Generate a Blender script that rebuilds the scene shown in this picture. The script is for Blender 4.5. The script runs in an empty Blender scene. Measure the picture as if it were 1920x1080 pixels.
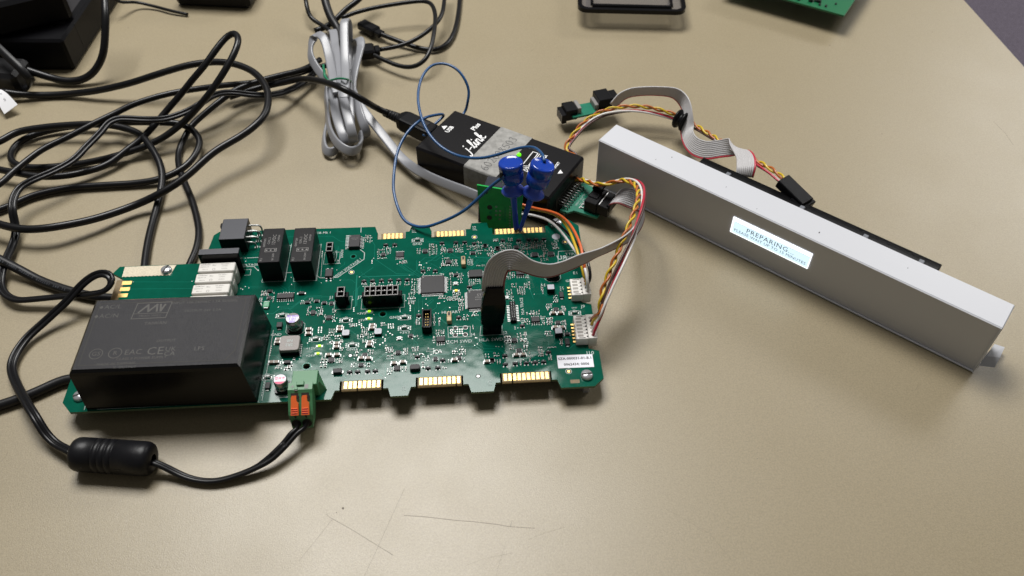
import bpy, bmesh, math, random
from mathutils import Matrix, Vector, Euler
random.seed(7)
S = 0.001            # every coordinate below is in millimetres
scene = bpy.context.scene
COL = scene.collection
R = math.radians

# ------------------------------------------------------------------ camera
cam = bpy.data.cameras.new('camera')
cam.sensor_width = 36.0
cam.lens = 1582.3 / 1920 * 36
cam.clip_start = 0.01
cam.clip_end = 50
cam.dof.use_dof = True
cam.dof.focus_distance = 0.475
cam.dof.aperture_fstop = 15.0
camo = bpy.data.objects.new('camera', cam)
COL.objects.link(camo)
_y, _p, _r = 0.064271, 0.830076, 0.002493
_f = Vector((math.sin(_y) * math.cos(_p), math.cos(_y) * math.cos(_p), -math.sin(_p)))
_rt = Vector((math.cos(_y), -math.sin(_y), 0))
_up = _rt.cross(_f)
_x = _rt * math.cos(_r) + _up * math.sin(_r)
_u = -_rt * math.sin(_r) + _up * math.cos(_r)
camo.matrix_world = Matrix(((_x.x, _u.x, -_f.x, .071528), (_x.y, _u.y, -_f.y, -.271332), (_x.z, _u.z, -_f.z, .379118), (0, 0, 0, 1)))
scene.camera = camo

# ------------------------------------------------------------------ room light
w = bpy.data.worlds.new('World')
scene.world = w
w.use_nodes = True
w.node_tree.nodes['Background'].inputs[0].default_value = (0.95, 0.92, 0.86, 1)
w.node_tree.nodes['Background'].inputs[1].default_value = 0.115
def panel(name, loc, sx, sy, power, col=(1, .985, .96), aim=None):
    l = bpy.data.lights.new(name, 'AREA')
    l.shape = 'RECTANGLE'; l.size = sx; l.size_y = sy; l.energy = power; l.color = col
    o = bpy.data.objects.new(name, l); o.location = loc
    if aim: o.rotation_euler = (Vector(aim) - Vector(loc)).to_track_quat('-Z', 'Y').to_euler()
    COL.objects.link(o)
panel('ceiling_panel', (-.24, 1.06, 2.0), 1.1, .98, 72)
panel('ceiling_panel', (2.7, 2.35, 2.0), 1.5, 1.1, 66)
scene.view_settings.view_transform = 'Standard'
scene.view_settings.look = 'None'
scene.view_settings.exposure = 0.0
scene.view_settings.gamma = 1.0

# ------------------------------------------------------------------ materials
def lin(c):
    if isinstance(c, str):
        v = [int(c[i:i + 2], 16) / 255 for i in (1, 3, 5)]
        return tuple((x / 12.92 if x <= .04045 else ((x + .055) / 1.055) ** 2.4) for x in v)
    return c
def mat(name, col, rough=.5, metal=0., spec=.5, bump=None, mottle=None, emit=0., trans=0., coat=0., rvar=None):
    m = bpy.data.materials.new(name); m.use_nodes = True
    nt = m.node_tree; b = nt.nodes['Principled BSDF']
    c = lin(col)
    b.inputs['Base Color'].default_value = (*c, 1)
    b.inputs['Roughness'].default_value = rough
    b.inputs['Metallic'].default_value = metal
    b.inputs['Specular IOR Level'].default_value = spec
    b.inputs['Coat Weight'].default_value = coat
    if trans: b.inputs['Transmission Weight'].default_value = trans
    if name == 'smoke_clear': b.inputs['Alpha'].default_value = .4
    if emit:
        b.inputs['Emission Color'].default_value = (*c, 1); b.inputs['Emission Strength'].default_value = emit
    tc = None
    def noise(scale, detail=3):
        nonlocal tc
        tc = tc or nt.nodes.new('ShaderNodeTexCoord')
        n = nt.nodes.new('ShaderNodeTexNoise'); n.inputs['Scale'].default_value = scale; n.inputs['Detail'].default_value = detail
        nt.links.new(tc.outputs['Object'], n.inputs['Vector']); return n
    if bump:
        n = noise(bump[0], bump[2] if len(bump) > 2 else 3)
        bn = nt.nodes.new('ShaderNodeBump'); bn.inputs['Strength'].default_value = bump[1]; bn.inputs['Distance'].default_value = .0005
        nt.links.new(n.outputs['Fac'], bn.inputs['Height']); nt.links.new(bn.outputs['Normal'], b.inputs['Normal'])
    if mottle:
        n = noise(mottle[0], 4)
        r = nt.nodes.new('ShaderNodeMapRange'); r.inputs[1].default_value = .3; r.inputs[2].default_value = .7
        r.inputs[3].default_value = 1 - mottle[1]; r.inputs[4].default_value = 1 + mottle[1]
        nt.links.new(n.outputs['Fac'], r.inputs[0])
        mx = nt.nodes.new('ShaderNodeVectorMath'); mx.operation = 'SCALE'; mx.inputs[0].default_value = c
        nt.links.new(r.outputs[0], mx.inputs['Scale']); nt.links.new(mx.outputs[0], b.inputs['Base Color'])
    if rvar:
        n = noise(rvar[0], 4)
        r = nt.nodes.new('ShaderNodeMapRange'); r.inputs[1].default_value = .3; r.inputs[2].default_value = .7
        r.inputs[3].default_value = max(0, rough - rvar[1]); r.inputs[4].default_value = rough + rvar[1]
        nt.links.new(n.outputs['Fac'], r.inputs[0]); nt.links.new(r.outputs[0], b.inputs['Roughness'])
    return m

M = {}
def defm(k, *a, **kw): M[k] = mat(k, *a, **kw)
defm('laminate', (.285, .237, .152), .37, spec=.58, rvar=(22, .025), bump=(2200, .17, 3), mottle=(1150, .12))
defm('carpet', (.115, .10, .125), .95, spec=.1, bump=(700, .8), mottle=(420, .35))
defm('dust_fleck', (.15, .125, .095), .8)
defm('pencil', (.14, .118, .09), .8)
defm('solder_mask', (.0013, .080, .050), .095, spec=.23, bump=(60, .32, 2), mottle=(160, .10))
defm('copper_under_mask', (.006, .16, .11), .13, spec=.26)
defm('board_edge', (.10, .15, .075), .6, mottle=(900, .25))
defm('glass_epoxy', (.17, .115, .045), .55, mottle=(900, .2))
defm('silkscreen', (.40, .47, .45), .6)
defm('gold', (.80, .54, .19), .36, metal=.8, mottle=(700, .08))
defm('pin_tin', (.30, .30, .30), .4, metal=.7)
defm('tin', (.36, .37, .36), .38, metal=.75, mottle=(900, .12))
defm('steel', (.62, .63, .66), .22, metal=.72, bump=(500, .12))
defm('chip_plastic', (.020, .019, .021), .45, spec=.26, mottle=(2500, .15))
defm('chip_mark', (.16, .155, .15), .5)
defm('black_plastic', (.005, .005, .006), .36, spec=.17, bump=(3000, .06))
defm('relay_black', (.007, .0065, .0075), .32, spec=.17, bump=(2500, .06))
defm('gloss_black', (.004, .004, .005), .18, spec=.2)
defm('psu_black', (.012, .0115, .0145), .37, spec=.25, bump=(3800, .36, 2))
defm('psu_side', (.004, .004, .004), .26, spec=.22, bump=(900, .06))
defm('psu_print', (.036, .032, .028), .5)
defm('brick_black', (.0035, .0035, .0045), .42, spec=.12, bump=(3000, .05))
defm('navy_plastic', (.024, .026, .036), .42, bump=(2500, .1))
defm('white_relay', (.62, .60, .56), .42, bump=(1500, .05))
defm('grey_print', (.22, .21, .20), .5)
defm('white_plastic', (.555, .565, .60), .36, bump=(1800, .035))
defm('white_conn', (.72, .70, .66), .4)
defm('conn_slot', (.33, .31, .28), .5)
defm('dark_slot', (.02, .018, .015), .7)
defm('cable_black', (.006, .006, .007), .33, spec=.3)
defm('cable_matte', (.008, .008, .009), .42, spec=.3, bump=(900, .06))
defm('ferrite', (.006, .006, .0075), .42, spec=.27, bump=(420, .22))
defm('stripe_grey', (.14, .15, .17), .4)
defm('ribbon_grey', (.46, .45, .455), .38)
defm('flat_grey', (.25, .255, .275), .30, bump=(260, .05))
defm('edge_red', (.22, .05, .05), .4)
defm('wire_red', (.45, .02, .045), .32)
defm('wire_orange', (.66, .13, .03), .32)
defm('wire_rust', (.42, .115, .02), .32)
defm('wire_yellow', (.58, .40, .02), .32)
defm('wire_white', (.68, .66, .64), .35)
defm('wire_brown', (.065, .030, .025), .35)
defm('wire_black', (.012, .012, .013), .3)
defm('wire_blue', (.016, .075, .20), .3)
defm('clip_blue', (.008, .045, .34), .17, spec=.5, coat=.3, bump=(220, .05))
defm('clip_blue_thin', (.035, .085, .50), .3)
defm('dark_pcb', (.005, .12, .045), .35)
defm('green_pcb', (.020, .36, .075), .32, mottle=(300, .12))
defm('teal_pcb', (.004, .16, .095), .35, mottle=(300, .12))
defm('terminal_green', (.055, .20, .085), .45, bump=(900, .1))
defm('lever_orange', (.86, .155, .035), .42, bump=(900, .08))
defm('masking_tape', (.62, .55, .42), .75, bump=(900, .55), mottle=(700, .10))
defm('grey_tape', (.27, .265, .25), .7, bump=(800, .4), mottle=(260, .22))
defm('pen', (.045, .045, .05), .6)
defm('print_white', (.80, .80, .80), .5)
defm('sticker', (.74, .74, .80), .5)
defm('ink', (.03, .03, .035), .6)
defm('alu', (.46, .45, .50), .4, metal=.2)
defm('alu_side', (.42, .42, .41), .26, metal=.85)
defm('cap_pink', (.62, .03, .13), .4)
defm('cap_purple', (.24, .10, .60), .4)
defm('ind_grey', (.23, .205, .19), .45, bump=(1200, .2), mottle=(1500, .12))
defm('ind_light', (.40, .41, .46), .4)
defm('ceramic_tan', (.19, .135, .10), .4)
defm('fuse_green', (.05, .27, .13), .35)
defm('beige_plastic', (.50, .36, .19), .5)
defm('led_green', (.45, 1.0, .02), .4, emit=1.05)
defm('led_probe', (.16, 1.0, .01), .3, emit=.8)
defm('led_yellow', (1.0, .62, .05), .4, emit=.9)
defm('tie_green', (.0, .16, .07), .4)
defm('screen_blue', (.66, .87, 1.0), .25, emit=1.0)
defm('screen_white', (.95, .98, 1.0), .25, emit=1.7)
defm('screen_ink', (.22, .25, .28), .5)
defm('smoke_clear', (.20, .185, .18), .12, spec=.7)
defm('tag_white', (.70, .70, .72), .5)

# ------------------------------------------------------------------ mesh builder
def T(x, y, z, rz=0): return Matrix.Translation((x, y, z)) @ Matrix.Rotation(rz, 4, 'Z')
def frame(o, ex, ey):
    ex = Vector(ex).normalized(); ez = ex.cross(Vector(ey)).normalized(); ey = ez.cross(ex)
    return Matrix(((ex.x, ey.x, ez.x, o[0]), (ex.y, ey.y, ez.y, o[1]), (ex.z, ey.z, ez.z, o[2]), (0, 0, 0, 1)))
_txt = {}
def glyphs(s, shear=0, off=0, sp=1):
    k = (s, shear, off, sp)
    if k not in _txt:
        cu = bpy.data.curves.new('t', 'FONT'); cu.body = s; cu.size = 1; cu.shear = shear; cu.offset = off
        cu.space_character = sp; cu.resolution_u = 2; cu.align_x = 'CENTER'; cu.align_y = 'CENTER'
        ob = bpy.data.objects.new('t', cu); me = ob.to_mesh()
        _txt[k] = ([tuple(v.co) for v in me.vertices], [tuple(p.vertices) for p in me.polygons])
        ob.to_mesh_clear(); bpy.data.objects.remove(ob); bpy.data.curves.remove(cu)
    return _txt[k]
class MB:
    def __init__(s): s.v = []; s.f = []; s.m = []; s.s = []
    def add(s, v, f, m=0, sm=False, X=None):
        n = len(s.v)
        if X is not None: v = [X @ Vector(p) for p in v]
        s.v += [tuple(p) for p in v]
        for q in f: s.f.append(tuple(i + n for i in q)); s.m.append(m); s.s.append(sm)
        return s
    def box(s, c, d, b=0., m=0, rz=0, X=None, top=1., mtop=None):
        a, e, h = d[0] / 2, d[1] / 2, d[2] / 2
        Mx = T(c[0], c[1], c[2], rz)
        if X is not None: Mx = X @ Mx
        sg = [(i, j, k) for i in (-1, 1) for j in (-1, 1) for k in (-1, 1)]
        def tp(p):
            t = 1 + (top - 1) * (p[2] + h) / (2 * h) if h else 1
            return (p[0] * t, p[1] * t, p[2])
        if b <= 0:
            v = [tp((i * a, j * e, k * h)) for i, j, k in sg]
            s.add(v, [(0, 1, 3, 2), (4, 6, 7, 5), (0, 4, 5, 1), (2, 3, 7, 6), (0, 2, 6, 4)], m, X=Mx)
            s.add(v, [(1, 5, 7, 3)], m if mtop is None else mtop, X=Mx)
            return s
        b = min(b, a * .9, e * .9, h * .9)
        v = []; ix = {}
        for g in sg:
            i, j, k = g
            for ax, p in ((0, (i * a, j * (e - b), k * (h - b))), (1, (i * (a - b), j * e, k * (h - b))), (2, (i * (a - b), j * (e - b), k * h))):
                ix[g, ax] = len(v); v.append(tp(p))
        F = []; Ft = []
        for ax in range(3):
            o1, o2 = [q for q in range(3) if q != ax]
            for sgn in (-1, 1):
                q = []
                for u, w_ in ((-1, -1), (1, -1), (1, 1), (-1, 1)):
                    g = [0, 0, 0]; g[ax] = sgn; g[o1] = u; g[o2] = w_; q.append(ix[tuple(g), ax])
                (Ft if ax == 2 and sgn == 1 else F).append(tuple(q))
            for u in (-1, 1):
                for w_ in (-1, 1):
                    g = [0, 0, 0]; g[o1] = u; g[o2] = w_
                    g0 = list(g); g0[ax] = -1; g1 = list(g); g1[ax] = 1
                    F.append((ix[tuple(g0), o1], ix[tuple(g1), o1], ix[tuple(g1), o2], ix[tuple(g0), o2]))
        for g in sg: F.append((ix[g, 0], ix[g, 1], ix[g, 2]))
        s.add(v, F, m, X=Mx); s.add(v, Ft, m if mtop is None else mtop, X=Mx)
        return s
    def prism(s, poly, z0, z1, m=0, mtop=None, X=None, inset=0.):
        n = len(poly)
        v = [(p[0], p[1], z0) for p in poly] + [(p[0], p[1], z1) for p in poly]
        s.add(v, [tuple(range(n - 1, -1, -1))] + [(i, (i + 1) % n, n + (i + 1) % n, n + i) for i in range(n)], m, X=X)
        s.add(v, [tuple(range(n, 2 * n))], m if mtop is None else mtop, X=X)
        return s
    def hull8(s, lo, hi, m=0, X=None):
        n = len(lo)
        s.add(list(lo) + list(hi), [tuple(range(n - 1, -1, -1)), tuple(range(n, 2 * n))] + [(i, (i + 1) % n, n + (i + 1) % n, n + i) for i in range(n)], m, X=X)
        return s
    def lathe(s, prof, X=None, seg=24, m=0, sm=True, ms=None):
        v = []; F = []; np_ = len(prof)
        for k in range(seg):
            a = 2 * math.pi * k / seg
            for r, z in prof: v.append((r * math.cos(a), r * math.sin(a), z))
        for i in range(np_ - 1):
            for k in range(seg):
                k2 = (k + 1) % seg
                s.add([v[k * np_ + i], v[k2 * np_ + i], v[k2 * np_ + i + 1], v[k * np_ + i + 1]], [(0, 1, 2, 3)], (ms[i] if ms else m), sm, X)
        return s
    def cyl(s, c, r, h, seg=16, m=0, X=None, r2=None, sm=True):
        r2 = r if r2 is None else r2
        Mx = Matrix.Translation(c)
        if X is not None: Mx = X @ Mx
        v = [(r * math.cos(2 * math.pi * k / seg), r * math.sin(2 * math.pi * k / seg), 0) for k in range(seg)]
        v += [(r2 * math.cos(2 * math.pi * k / seg), r2 * math.sin(2 * math.pi * k / seg), h) for k in range(seg)]
        s.add(v, [(k, (k + 1) % seg, seg + (k + 1) % seg, seg + k) for k in range(seg)], m, sm, Mx)
        s.add(v, [tuple(range(seg - 1, -1, -1)), tuple(range(seg, 2 * seg))], m, False, Mx)
        return s
    def disc(s, c, r, seg=12, m=0, r0=0., ry=None):
        ry = r if ry is None else ry
        o = [(c[0] + r * math.cos(2 * math.pi * k / seg), c[1] + ry * math.sin(2 * math.pi * k / seg), c[2]) for k in range(seg)]
        if r0 <= 0: return s.add(o, [tuple(range(seg))], m)
        i_ = [(c[0] + r0 * math.cos(2 * math.pi * k / seg), c[1] + r0 * math.sin(2 * math.pi * k / seg), c[2]) for k in range(seg)]
        return s.add(o + i_, [(k, (k + 1) % seg, seg + (k + 1) % seg, seg + k) for k in range(seg)], m)
    def line(s, p, q, w, z, m=0):
        d = Vector((q[0] - p[0], q[1] - p[1])); L = d.length
        if L < 1e-6: return s
        d /= L; n = Vector((-d.y, d.x)) * w / 2; e = d * w / 2 * .8; z += (len(s.v) % 11) * .002
        return s.add([(p[0] - e.x + n.x, p[1] - e.y + n.y, z), (p[0] - e.x - n.x, p[1] - e.y - n.y, z), (q[0] + e.x - n.x, q[1] + e.y - n.y, z), (q[0] + e.x + n.x, q[1] + e.y + n.y, z)], [(0, 1, 2, 3)], m)
    def poly_line(s, pts, w, z, m=0, close=False):
        for a, b in zip(pts, pts[1:] + (pts[:1] if close else [])): s.line(a, b, w, z, m)
        return s
    def rect(s, c, d, w, z, m=0):
        a, b = d[0] / 2, d[1] / 2
        return s.poly_line([(c[0] - a, c[1] - b), (c[0] + a, c[1] - b), (c[0] + a, c[1] + b), (c[0] - a, c[1] + b)], w, z, m, True)
    def text(s, t, size, X, m=0, shear=0, off=0, sp=1):
        v, f = glyphs(t, shear, off, sp)
        return s.add([(p[0] * size, p[1] * size, 0) for p in v], f, m, False, X)
    def tube(s, pts, r, seg=10, m=0, caps=True):
        P_ = [Vector(p) for p in pts]; n = len(P_)
        t0 = (P_[1] - P_[0]).normalized()
        u = t0.cross(Vector((0, 0, 1)));  u = u if u.length > 1e-3 else t0.cross(Vector((0, 1, 0))); u.normalize()
        v = []; F = []
        for i in range(n):
            t = (P_[min(i + 1, n - 1)] - P_[max(i - 1, 0)]).normalized()
            u = (u - t * u.dot(t)).normalized(); w_ = t.cross(u)
            rr = r[i] if isinstance(r, (list, tuple)) else r
            for k in range(seg):
                a = 2 * math.pi * k / seg
                v.append(P_[i] + (u * math.cos(a) + w_ * math.sin(a)) * rr)
        for i in range(n - 1):
            for k in range(seg):
                k2 = (k + 1) % seg
                F.append((i * seg + k, i * seg + k2, (i + 1) * seg + k2, (i + 1) * seg + k))
        s.add(v, F, m, True)
        if caps: s.add(v[:seg] + v[-seg:], [tuple(range(seg - 1, -1, -1)), tuple(range(seg, 2 * seg))], m)
        return s
    def sweep(s, pts, wv, prof, ms=None, m=0, sm=True):
        # prof: closed section [(across, normal)], wv: across direction at each point
        P_ = [Vector(p) for p in pts]; n = len(P_); k_ = len(prof); v = []
        for i in range(n):
            t = (P_[min(i + 1, n - 1)] - P_[max(i - 1, 0)]).normalized()
            a = Vector(wv[i]); a = (a - t * a.dot(t)).normalized(); nn = t.cross(a)
            v += [P_[i] + a * p[0] + nn * p[1] for p in prof]
        base = len(s.v); s.v += [tuple(p) for p in v]
        for i in range(n - 1):
            for k in range(k_):
                k2 = (k + 1) % k_
                s.f.append((base + i * k_ + k, base + i * k_ + k2, base + (i + 1) * k_ + k2, base + (i + 1) * k_ + k)); s.m.append(ms[k] if ms else m); s.s.append(sm)
        for e, o in ((0, -1), (n - 1, 1)):
            q = [base + e * k_ + k for k in range(k_)]
            s.f.append(tuple(q if o > 0 else q[::-1])); s.m.append(m); s.s.append(False)
        return s
def scallop(n, pitch, r, red=None, base=0):
    # section of n bonded round wires
    top = []; tm = []
    for i in range(n):
        c = (i - (n - 1) / 2) * pitch
        for a in (180, 130, 90, 50, 18) if i == 0 else (162, 130, 90, 50, 18):
            top.append((c + r * math.cos(R(a)), r * math.sin(R(a)))); tm.append(red if (red is not None and i == 0) else base)
    top.append((((n - 1) / 2) * pitch + r, 0)); tm.append(base)
    bot = [(-p[0], -p[1]) for p in top[1:-1]]
    bm_ = [red if (red is not None and p[0] < -((n - 1) / 2 - .55) * pitch) else base for p in bot]
    return (top + bot)[::-1], (tm + bm_)[::-1]
def smooth(pts, step=2.0, keep=None):
    P_ = [Vector(p) for p in pts]; out = []
    Q = [2 * P_[0] - P_[1]] + P_ + [2 * P_[-1] - P_[-2]]
    for i in range(1, len(Q) - 2):
        p0, p1, p2, p3 = Q[i - 1:i + 3]
        L = (p2 - p1).length; n = max(2, int(L / step))
        d1 = (p2 - p0) * .5; d2 = (p3 - p1) * .5
        if d1.length > 1e-6: d1 *= min(1, L * 1.15 / d1.length)
        if d2.length > 1e-6: d2 *= min(1, L * 1.15 / d2.length)
        for k in range(n):
            t = k / n; t2 = t * t; t3 = t2 * t
            out.append(p1 * (2 * t3 - 3 * t2 + 1) + d1 * (t3 - 2 * t2 + t) + p2 * (-2 * t3 + 3 * t2) + d2 * (t3 - t2))
    out.append(P_[-1])
    for _ in range(2):
        out = [out[0]] + [(out[i - 1] + out[i] * 2 + out[i + 1]) / 4 for i in range(1, len(out) - 1)] + [out[-1]]
    return out
def smooth_w(pts, wv, step=2.0):
    # smooth a path and its across vectors together
    six = []
    P_ = smooth(pts, step)
    A = [Vector(p) for p in pts]; out = []
    for p in P_:
        best = min(range(len(A) - 1), key=lambda i: seg_d(p, A[i], A[i + 1])[0])
        t = seg_d(p, A[best], A[best + 1])[1]
        t = t * t * (3 - 2 * t)
        out.append((Vector(wv[best]).lerp(Vector(wv[best + 1]), t)).normalized())
    for _ in range(3):
        out = [out[0]] + [(out[i - 1] + out[i] * 2 + out[i + 1]).normalized() for i in range(1, len(out) - 1)] + [out[-1]]
    return P_, out
def seg_d(p, a, b):
    d = b - a; t = max(0, min(1, (p - a).dot(d) / max(d.length_squared, 1e-9)))
    return ((a + d * t) - p).length, t

# ------------------------------------------------------------------ scene graph
ROOT = {}
def thing(name, label, cat, loc, group=None):
    o = bpy.data.objects.new(name, None); COL.objects.link(o)
    o.empty_display_size = .01
    o.location = Vector(loc) * S
    o['label'] = label; o['category'] = cat
    if group: o['group'] = group
    ROOT[o.name] = Vector(loc); return o
def meshdata(name, mb, mats, org=(0, 0, 0)):
    me = bpy.data.meshes.new(name); ox, oy, oz = org
    me.from_pydata([((x - ox) * S, (y - oy) * S, (z - oz) * S) for x, y, z in mb.v], [], mb.f)
    for k in mats: me.materials.append(M[k])
    me.polygons.foreach_set('material_index', mb.m); me.polygons.foreach_set('use_smooth', mb.s)
    bm = bmesh.new(); bm.from_mesh(me)
    bmesh.ops.remove_doubles(bm, verts=bm.verts, dist=2e-6)
    bmesh.ops.recalc_face_normals(bm, faces=bm.faces)
    bm.to_mesh(me); bm.free(); me.update(); return me
def root_of(o):
    while o.parent: o = o.parent
    return o
def part(name, mb, mats, parent, stuff=False, label=None, flat=False):
    org = ROOT[root_of(parent).name]
    mats = mats if isinstance(mats, (list, tuple)) else [mats]
    me = meshdata(name, mb, mats, org)
    if flat:
        bm = bmesh.new(); bm.from_mesh(me)
        dn = [f for f in bm.faces if f.normal.z < 0]
        bmesh.ops.reverse_faces(bm, faces=dn); bm.to_mesh(me); bm.free()
    o = bpy.data.objects.new(name, me); COL.objects.link(o); o.parent = parent
    if stuff: o['kind'] = 'stuff'
    if label: o['label'] = label
    return o
def place(name, me, parent, loc, rz=0):
    o = bpy.data.objects.new(name, me); COL.objects.link(o); o.parent = parent
    o.location = (Vector(loc) - ROOT[root_of(parent).name]) * S; o.rotation_euler = (0, 0, rz); return o
def single(name, mb, mats, label, cat, group=None, kind=None):
    n = len(mb.v); lo = Vector((sum(p[0] for p in mb.v) / n, sum(p[1] for p in mb.v) / n, min(p[2] for p in mb.v)))
    me = meshdata(name, mb, mats if isinstance(mats, (list, tuple)) else [mats], lo)
    o = bpy.data.objects.new(name, me); COL.objects.link(o); o.location = lo * S
    if kind: o['kind'] = kind
    if label: o['label'] = label
    if cat: o['category'] = cat
    if group: o['group'] = group
    ROOT[o.name] = lo
    return o

# ------------------------------------------------------------------ floor and table
H = 11.6             # height of the board's upper face above the table
mb = MB(); mb.box((200, 600, -742), (6000, 6000, 4))
fl = single('floor', mb, 'carpet', None, None, kind='structure')
tb = thing('table', 'wide beige speckled laminate table under all the electronics', 'table', (0, 100, -28))
mb = MB(); mb.prism([(-900, -420), (541, -420), (504, 660), (-900, 660)], -27.8, 0)
part('tabletop', mb, 'laminate', tb)
mb = MB(); mb.prism([(541.3, -420), (543.3, -420), (506.3, 660), (504.3, 660)], -27.8, -.25)
part('edge_banding', mb, 'laminate', tb)
mb = MB()
for pts, wd in (
    ([(-6.1,-69.3),(-4.4,-71.1),(6.9,-78.3),(14.9,-84.0),(27.1,-92.5)], .17), ([(31.9,-72.4),(40.7,-73.5),(55.8,-76.3),(67.4,-78.1),(76.4,-79.8),(83.5,-81.5),(95.0,-83.0)], .2),
    ([(-3.0,-72.3),(-10.0,-82.7),(-17.0,-92.7)], .10), ([(31.8,-57.4),(23.8,-77.6),(19.7,-88.3),(14.1,-101.9)], .10), ([(84.2,-78.3),(83.3,-81.6)], .15),
    ([(80.5,-89.6),(77.5,-98.0),(75.1,-105.6)], .07), ([(60.4,-100.1),(69.2,-97.0),(83.2,-94.9)], .05), ([(91.3,-88.7),(99.2,-85.9),(109.8,-83.2)], .06),
    ([(461.8,220.2),(464.1,205.8),(463.5,192.1)], .25), ([(465.9,387.4),(468.5,381.8),(469.8,371.8)], .0), ([(158.1,-75.4),(178.6,-90.8),(187.5,-107.4)], .05)):
    if wd: mb.poly_line(pts, wd, .012)
for c, r in (((1.7,-66.7,0.0), .9), ((-1.2,-68.8,0.0), .35), ((466.0,345.2,0.0), .55), ((373.1,330.0,0.0), .7), ((373.6,210.7,0.0), .5), ((-170.9,309.5,0.0), .5), ((-143.1,353.6,0.0), .4), ((-212.1,392.4,0.0), .6), ((133.9,348.4,0.0), .4), ((212.3,-51.7,0.0), .35), ((-85.9,-70.3,0.0), .3), ((270.9,-67.6,0.0), .3)):
    o = [(c[0] + r * random.uniform(.5, 1.1) * math.cos(k * .9), c[1] + r * random.uniform(.5, 1.1) * math.sin(k * .9), .014) for k in range(7)]
    mb.add(o, [tuple(range(7))])
part('scratch', mb, 'pencil', tb, stuff=True, flat=True)
mb = MB(); rd = random.Random(21)
for k in range(170):
    x, y, r = rd.uniform(-330, 500), rd.uniform(-110, 420), rd.choice((.09, .12, .15, .22, .3)); a0 = rd.uniform(0, 6)
    if rd.random() < .22:
        L = rd.uniform(2, 9); mb.poly_line([(x, y), (x + L * .5 * math.cos(a0), y + L * .5 * math.sin(a0)), (x + L * math.cos(a0 + .3), y + L * math.sin(a0 + .3))], .07, .016)
    else: mb.add([(x + r * rd.uniform(.6, 1.3) * math.cos(j * 1.05), y + r * rd.uniform(.6, 1.3) * math.sin(j * 1.05), .015) for j in range(6)], [tuple(range(6))])
part('dust', mb, 'dust_fleck', tb, stuff=True, flat=True)

# ------------------------------------------------------------------ main circuit board
pcb = thing('circuit_board', 'large green circuit board crowded with chips, relays and connectors on short standoffs', 'circuit board', (0, 55, 0))
holes = [((-2.0,96.0), 1.35), ((17.8,48.4), 1.75), ((-22.0,13.3), 1.9)]
SCREWS = [(129.3, -2.6), (124.8, 117.4), (-113.0, 90.4), (-139.0, .2)]
def board_outline():
    p = [(-147.2, -3), (-141.6, -9.4), (-7, -9.4), (-5.4, -3.9), (-3.1, -3.9)]
    def tongue(x0, x1, y, dy, dx):     # notch for an edge connector: slot, tongue, slot
        return [(x0, y - dy * 0), (x0, y + dy * 5.9), (x1, y + dy * 5.9), (x1, y)]
    p += tongue(-3.1, 20.2, -3.9, 1, 0) + [(22.8, -3.9), (24.2, -9.4), (33.4, -9.4), (34.9, -3.9)]
    p += tongue(37.4, 62.8, -3.9, 1, 0) + [(65.6, -3.9), (67, -9.4), (78.8, -9.4), (80.2, -3.9)]
    p += tongue(82.6, 110.4, -3.9, 1, 0) + [(113.2, -3.9), (114.8, -9.4), (132.8, -9.4), (138.2, -4.4)]
    p += [(138.2, 14.2), (134.8, 15.4), (132.8, 16.2), (132.8, 38.6), (134.8, 39.2), (138.2, 40.4), (138.2, 48.4), (133.6, 50.2), (132.8, 51), (132.8, 67), (135.8, 67.6), (138.4, 69), (138.4, 115), (132, 121.4), (120.6, 121.4), (118.9, 116)]
    p += tongue(117.2, 83.8, 116, -1, 0) + [(81.5, 116), (80.6, 121.2), (70.9, 121.2), (70, 116)]
    p += tongue(67.1, 45.6, 116, -1, 0) + [(45.4, 116), (43.9, 121.2), (33.3, 121.2), (31.7, 116)]
    p += tongue(29.4, 12, 116, -1, 0) + [(11.8, 116), (10.2, 121.6), (-87.3, 122.8), (-90.2, 120), (-92.6, 95.6), (-142, 95.8), (-144.8, 90.3), (-139, 86.4)]
    p += [(-137.4, 85), (-137.4, 40), (-147.2, 36)]
    o = []
    for q in p:
        if not o or (abs(q[0] - o[-1][0]) + abs(q[1] - o[-1][1])) > .05: o.append(q)
    return o
cu = bpy.data.curves.new('o', 'CURVE'); cu.dimensions = '2D'; cu.fill_mode = 'BOTH'; cu.extrude = .8
def spl(pts):
    s = cu.splines.new('POLY'); s.points.add(len(pts) - 1); s.use_cyclic_u = True
    for k, q in enumerate(pts): s.points[k].co = (q[0], q[1], 0, 1)
spl(board_outline())
for c, r in holes + [(q, 1.6) for q in SCREWS]: spl([(c[0] + r * math.cos(a * math.pi / 12), c[1] + r * math.sin(a * math.pi / 12)) for a in range(24)])
ob = bpy.data.objects.new('o', cu); me = ob.to_mesh()
mb = MB()
vv = [(v.co.x, v.co.y, v.co.z + H - .8) for v in me.vertices]
for p_ in me.polygons: mb.add([vv[i] for i in p_.vertices], [tuple(range(len(p_.vertices)))], 0 if abs(p_.normal.z) > .5 else 1)
ob.to_mesh_clear(); bpy.data.objects.remove(ob)
part('substrate', mb, ['solder_mask', 'board_edge'], pcb)

silk = MB(); trace = MB(); pads = MB(); goldp = MB()
ZT, ZP, ZS = H + .02, H + .05, H + .09
def stext(t, c, size, rot=0., off=.012): silk.text(t, size, T(c[0], c[1], ZS + random.random() * .01, rot), 0, 0, off, 1.05)
def via(c, r=.32): pads.disc((c[0], c[1], ZP + random.random() * .01), r, 8)

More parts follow.
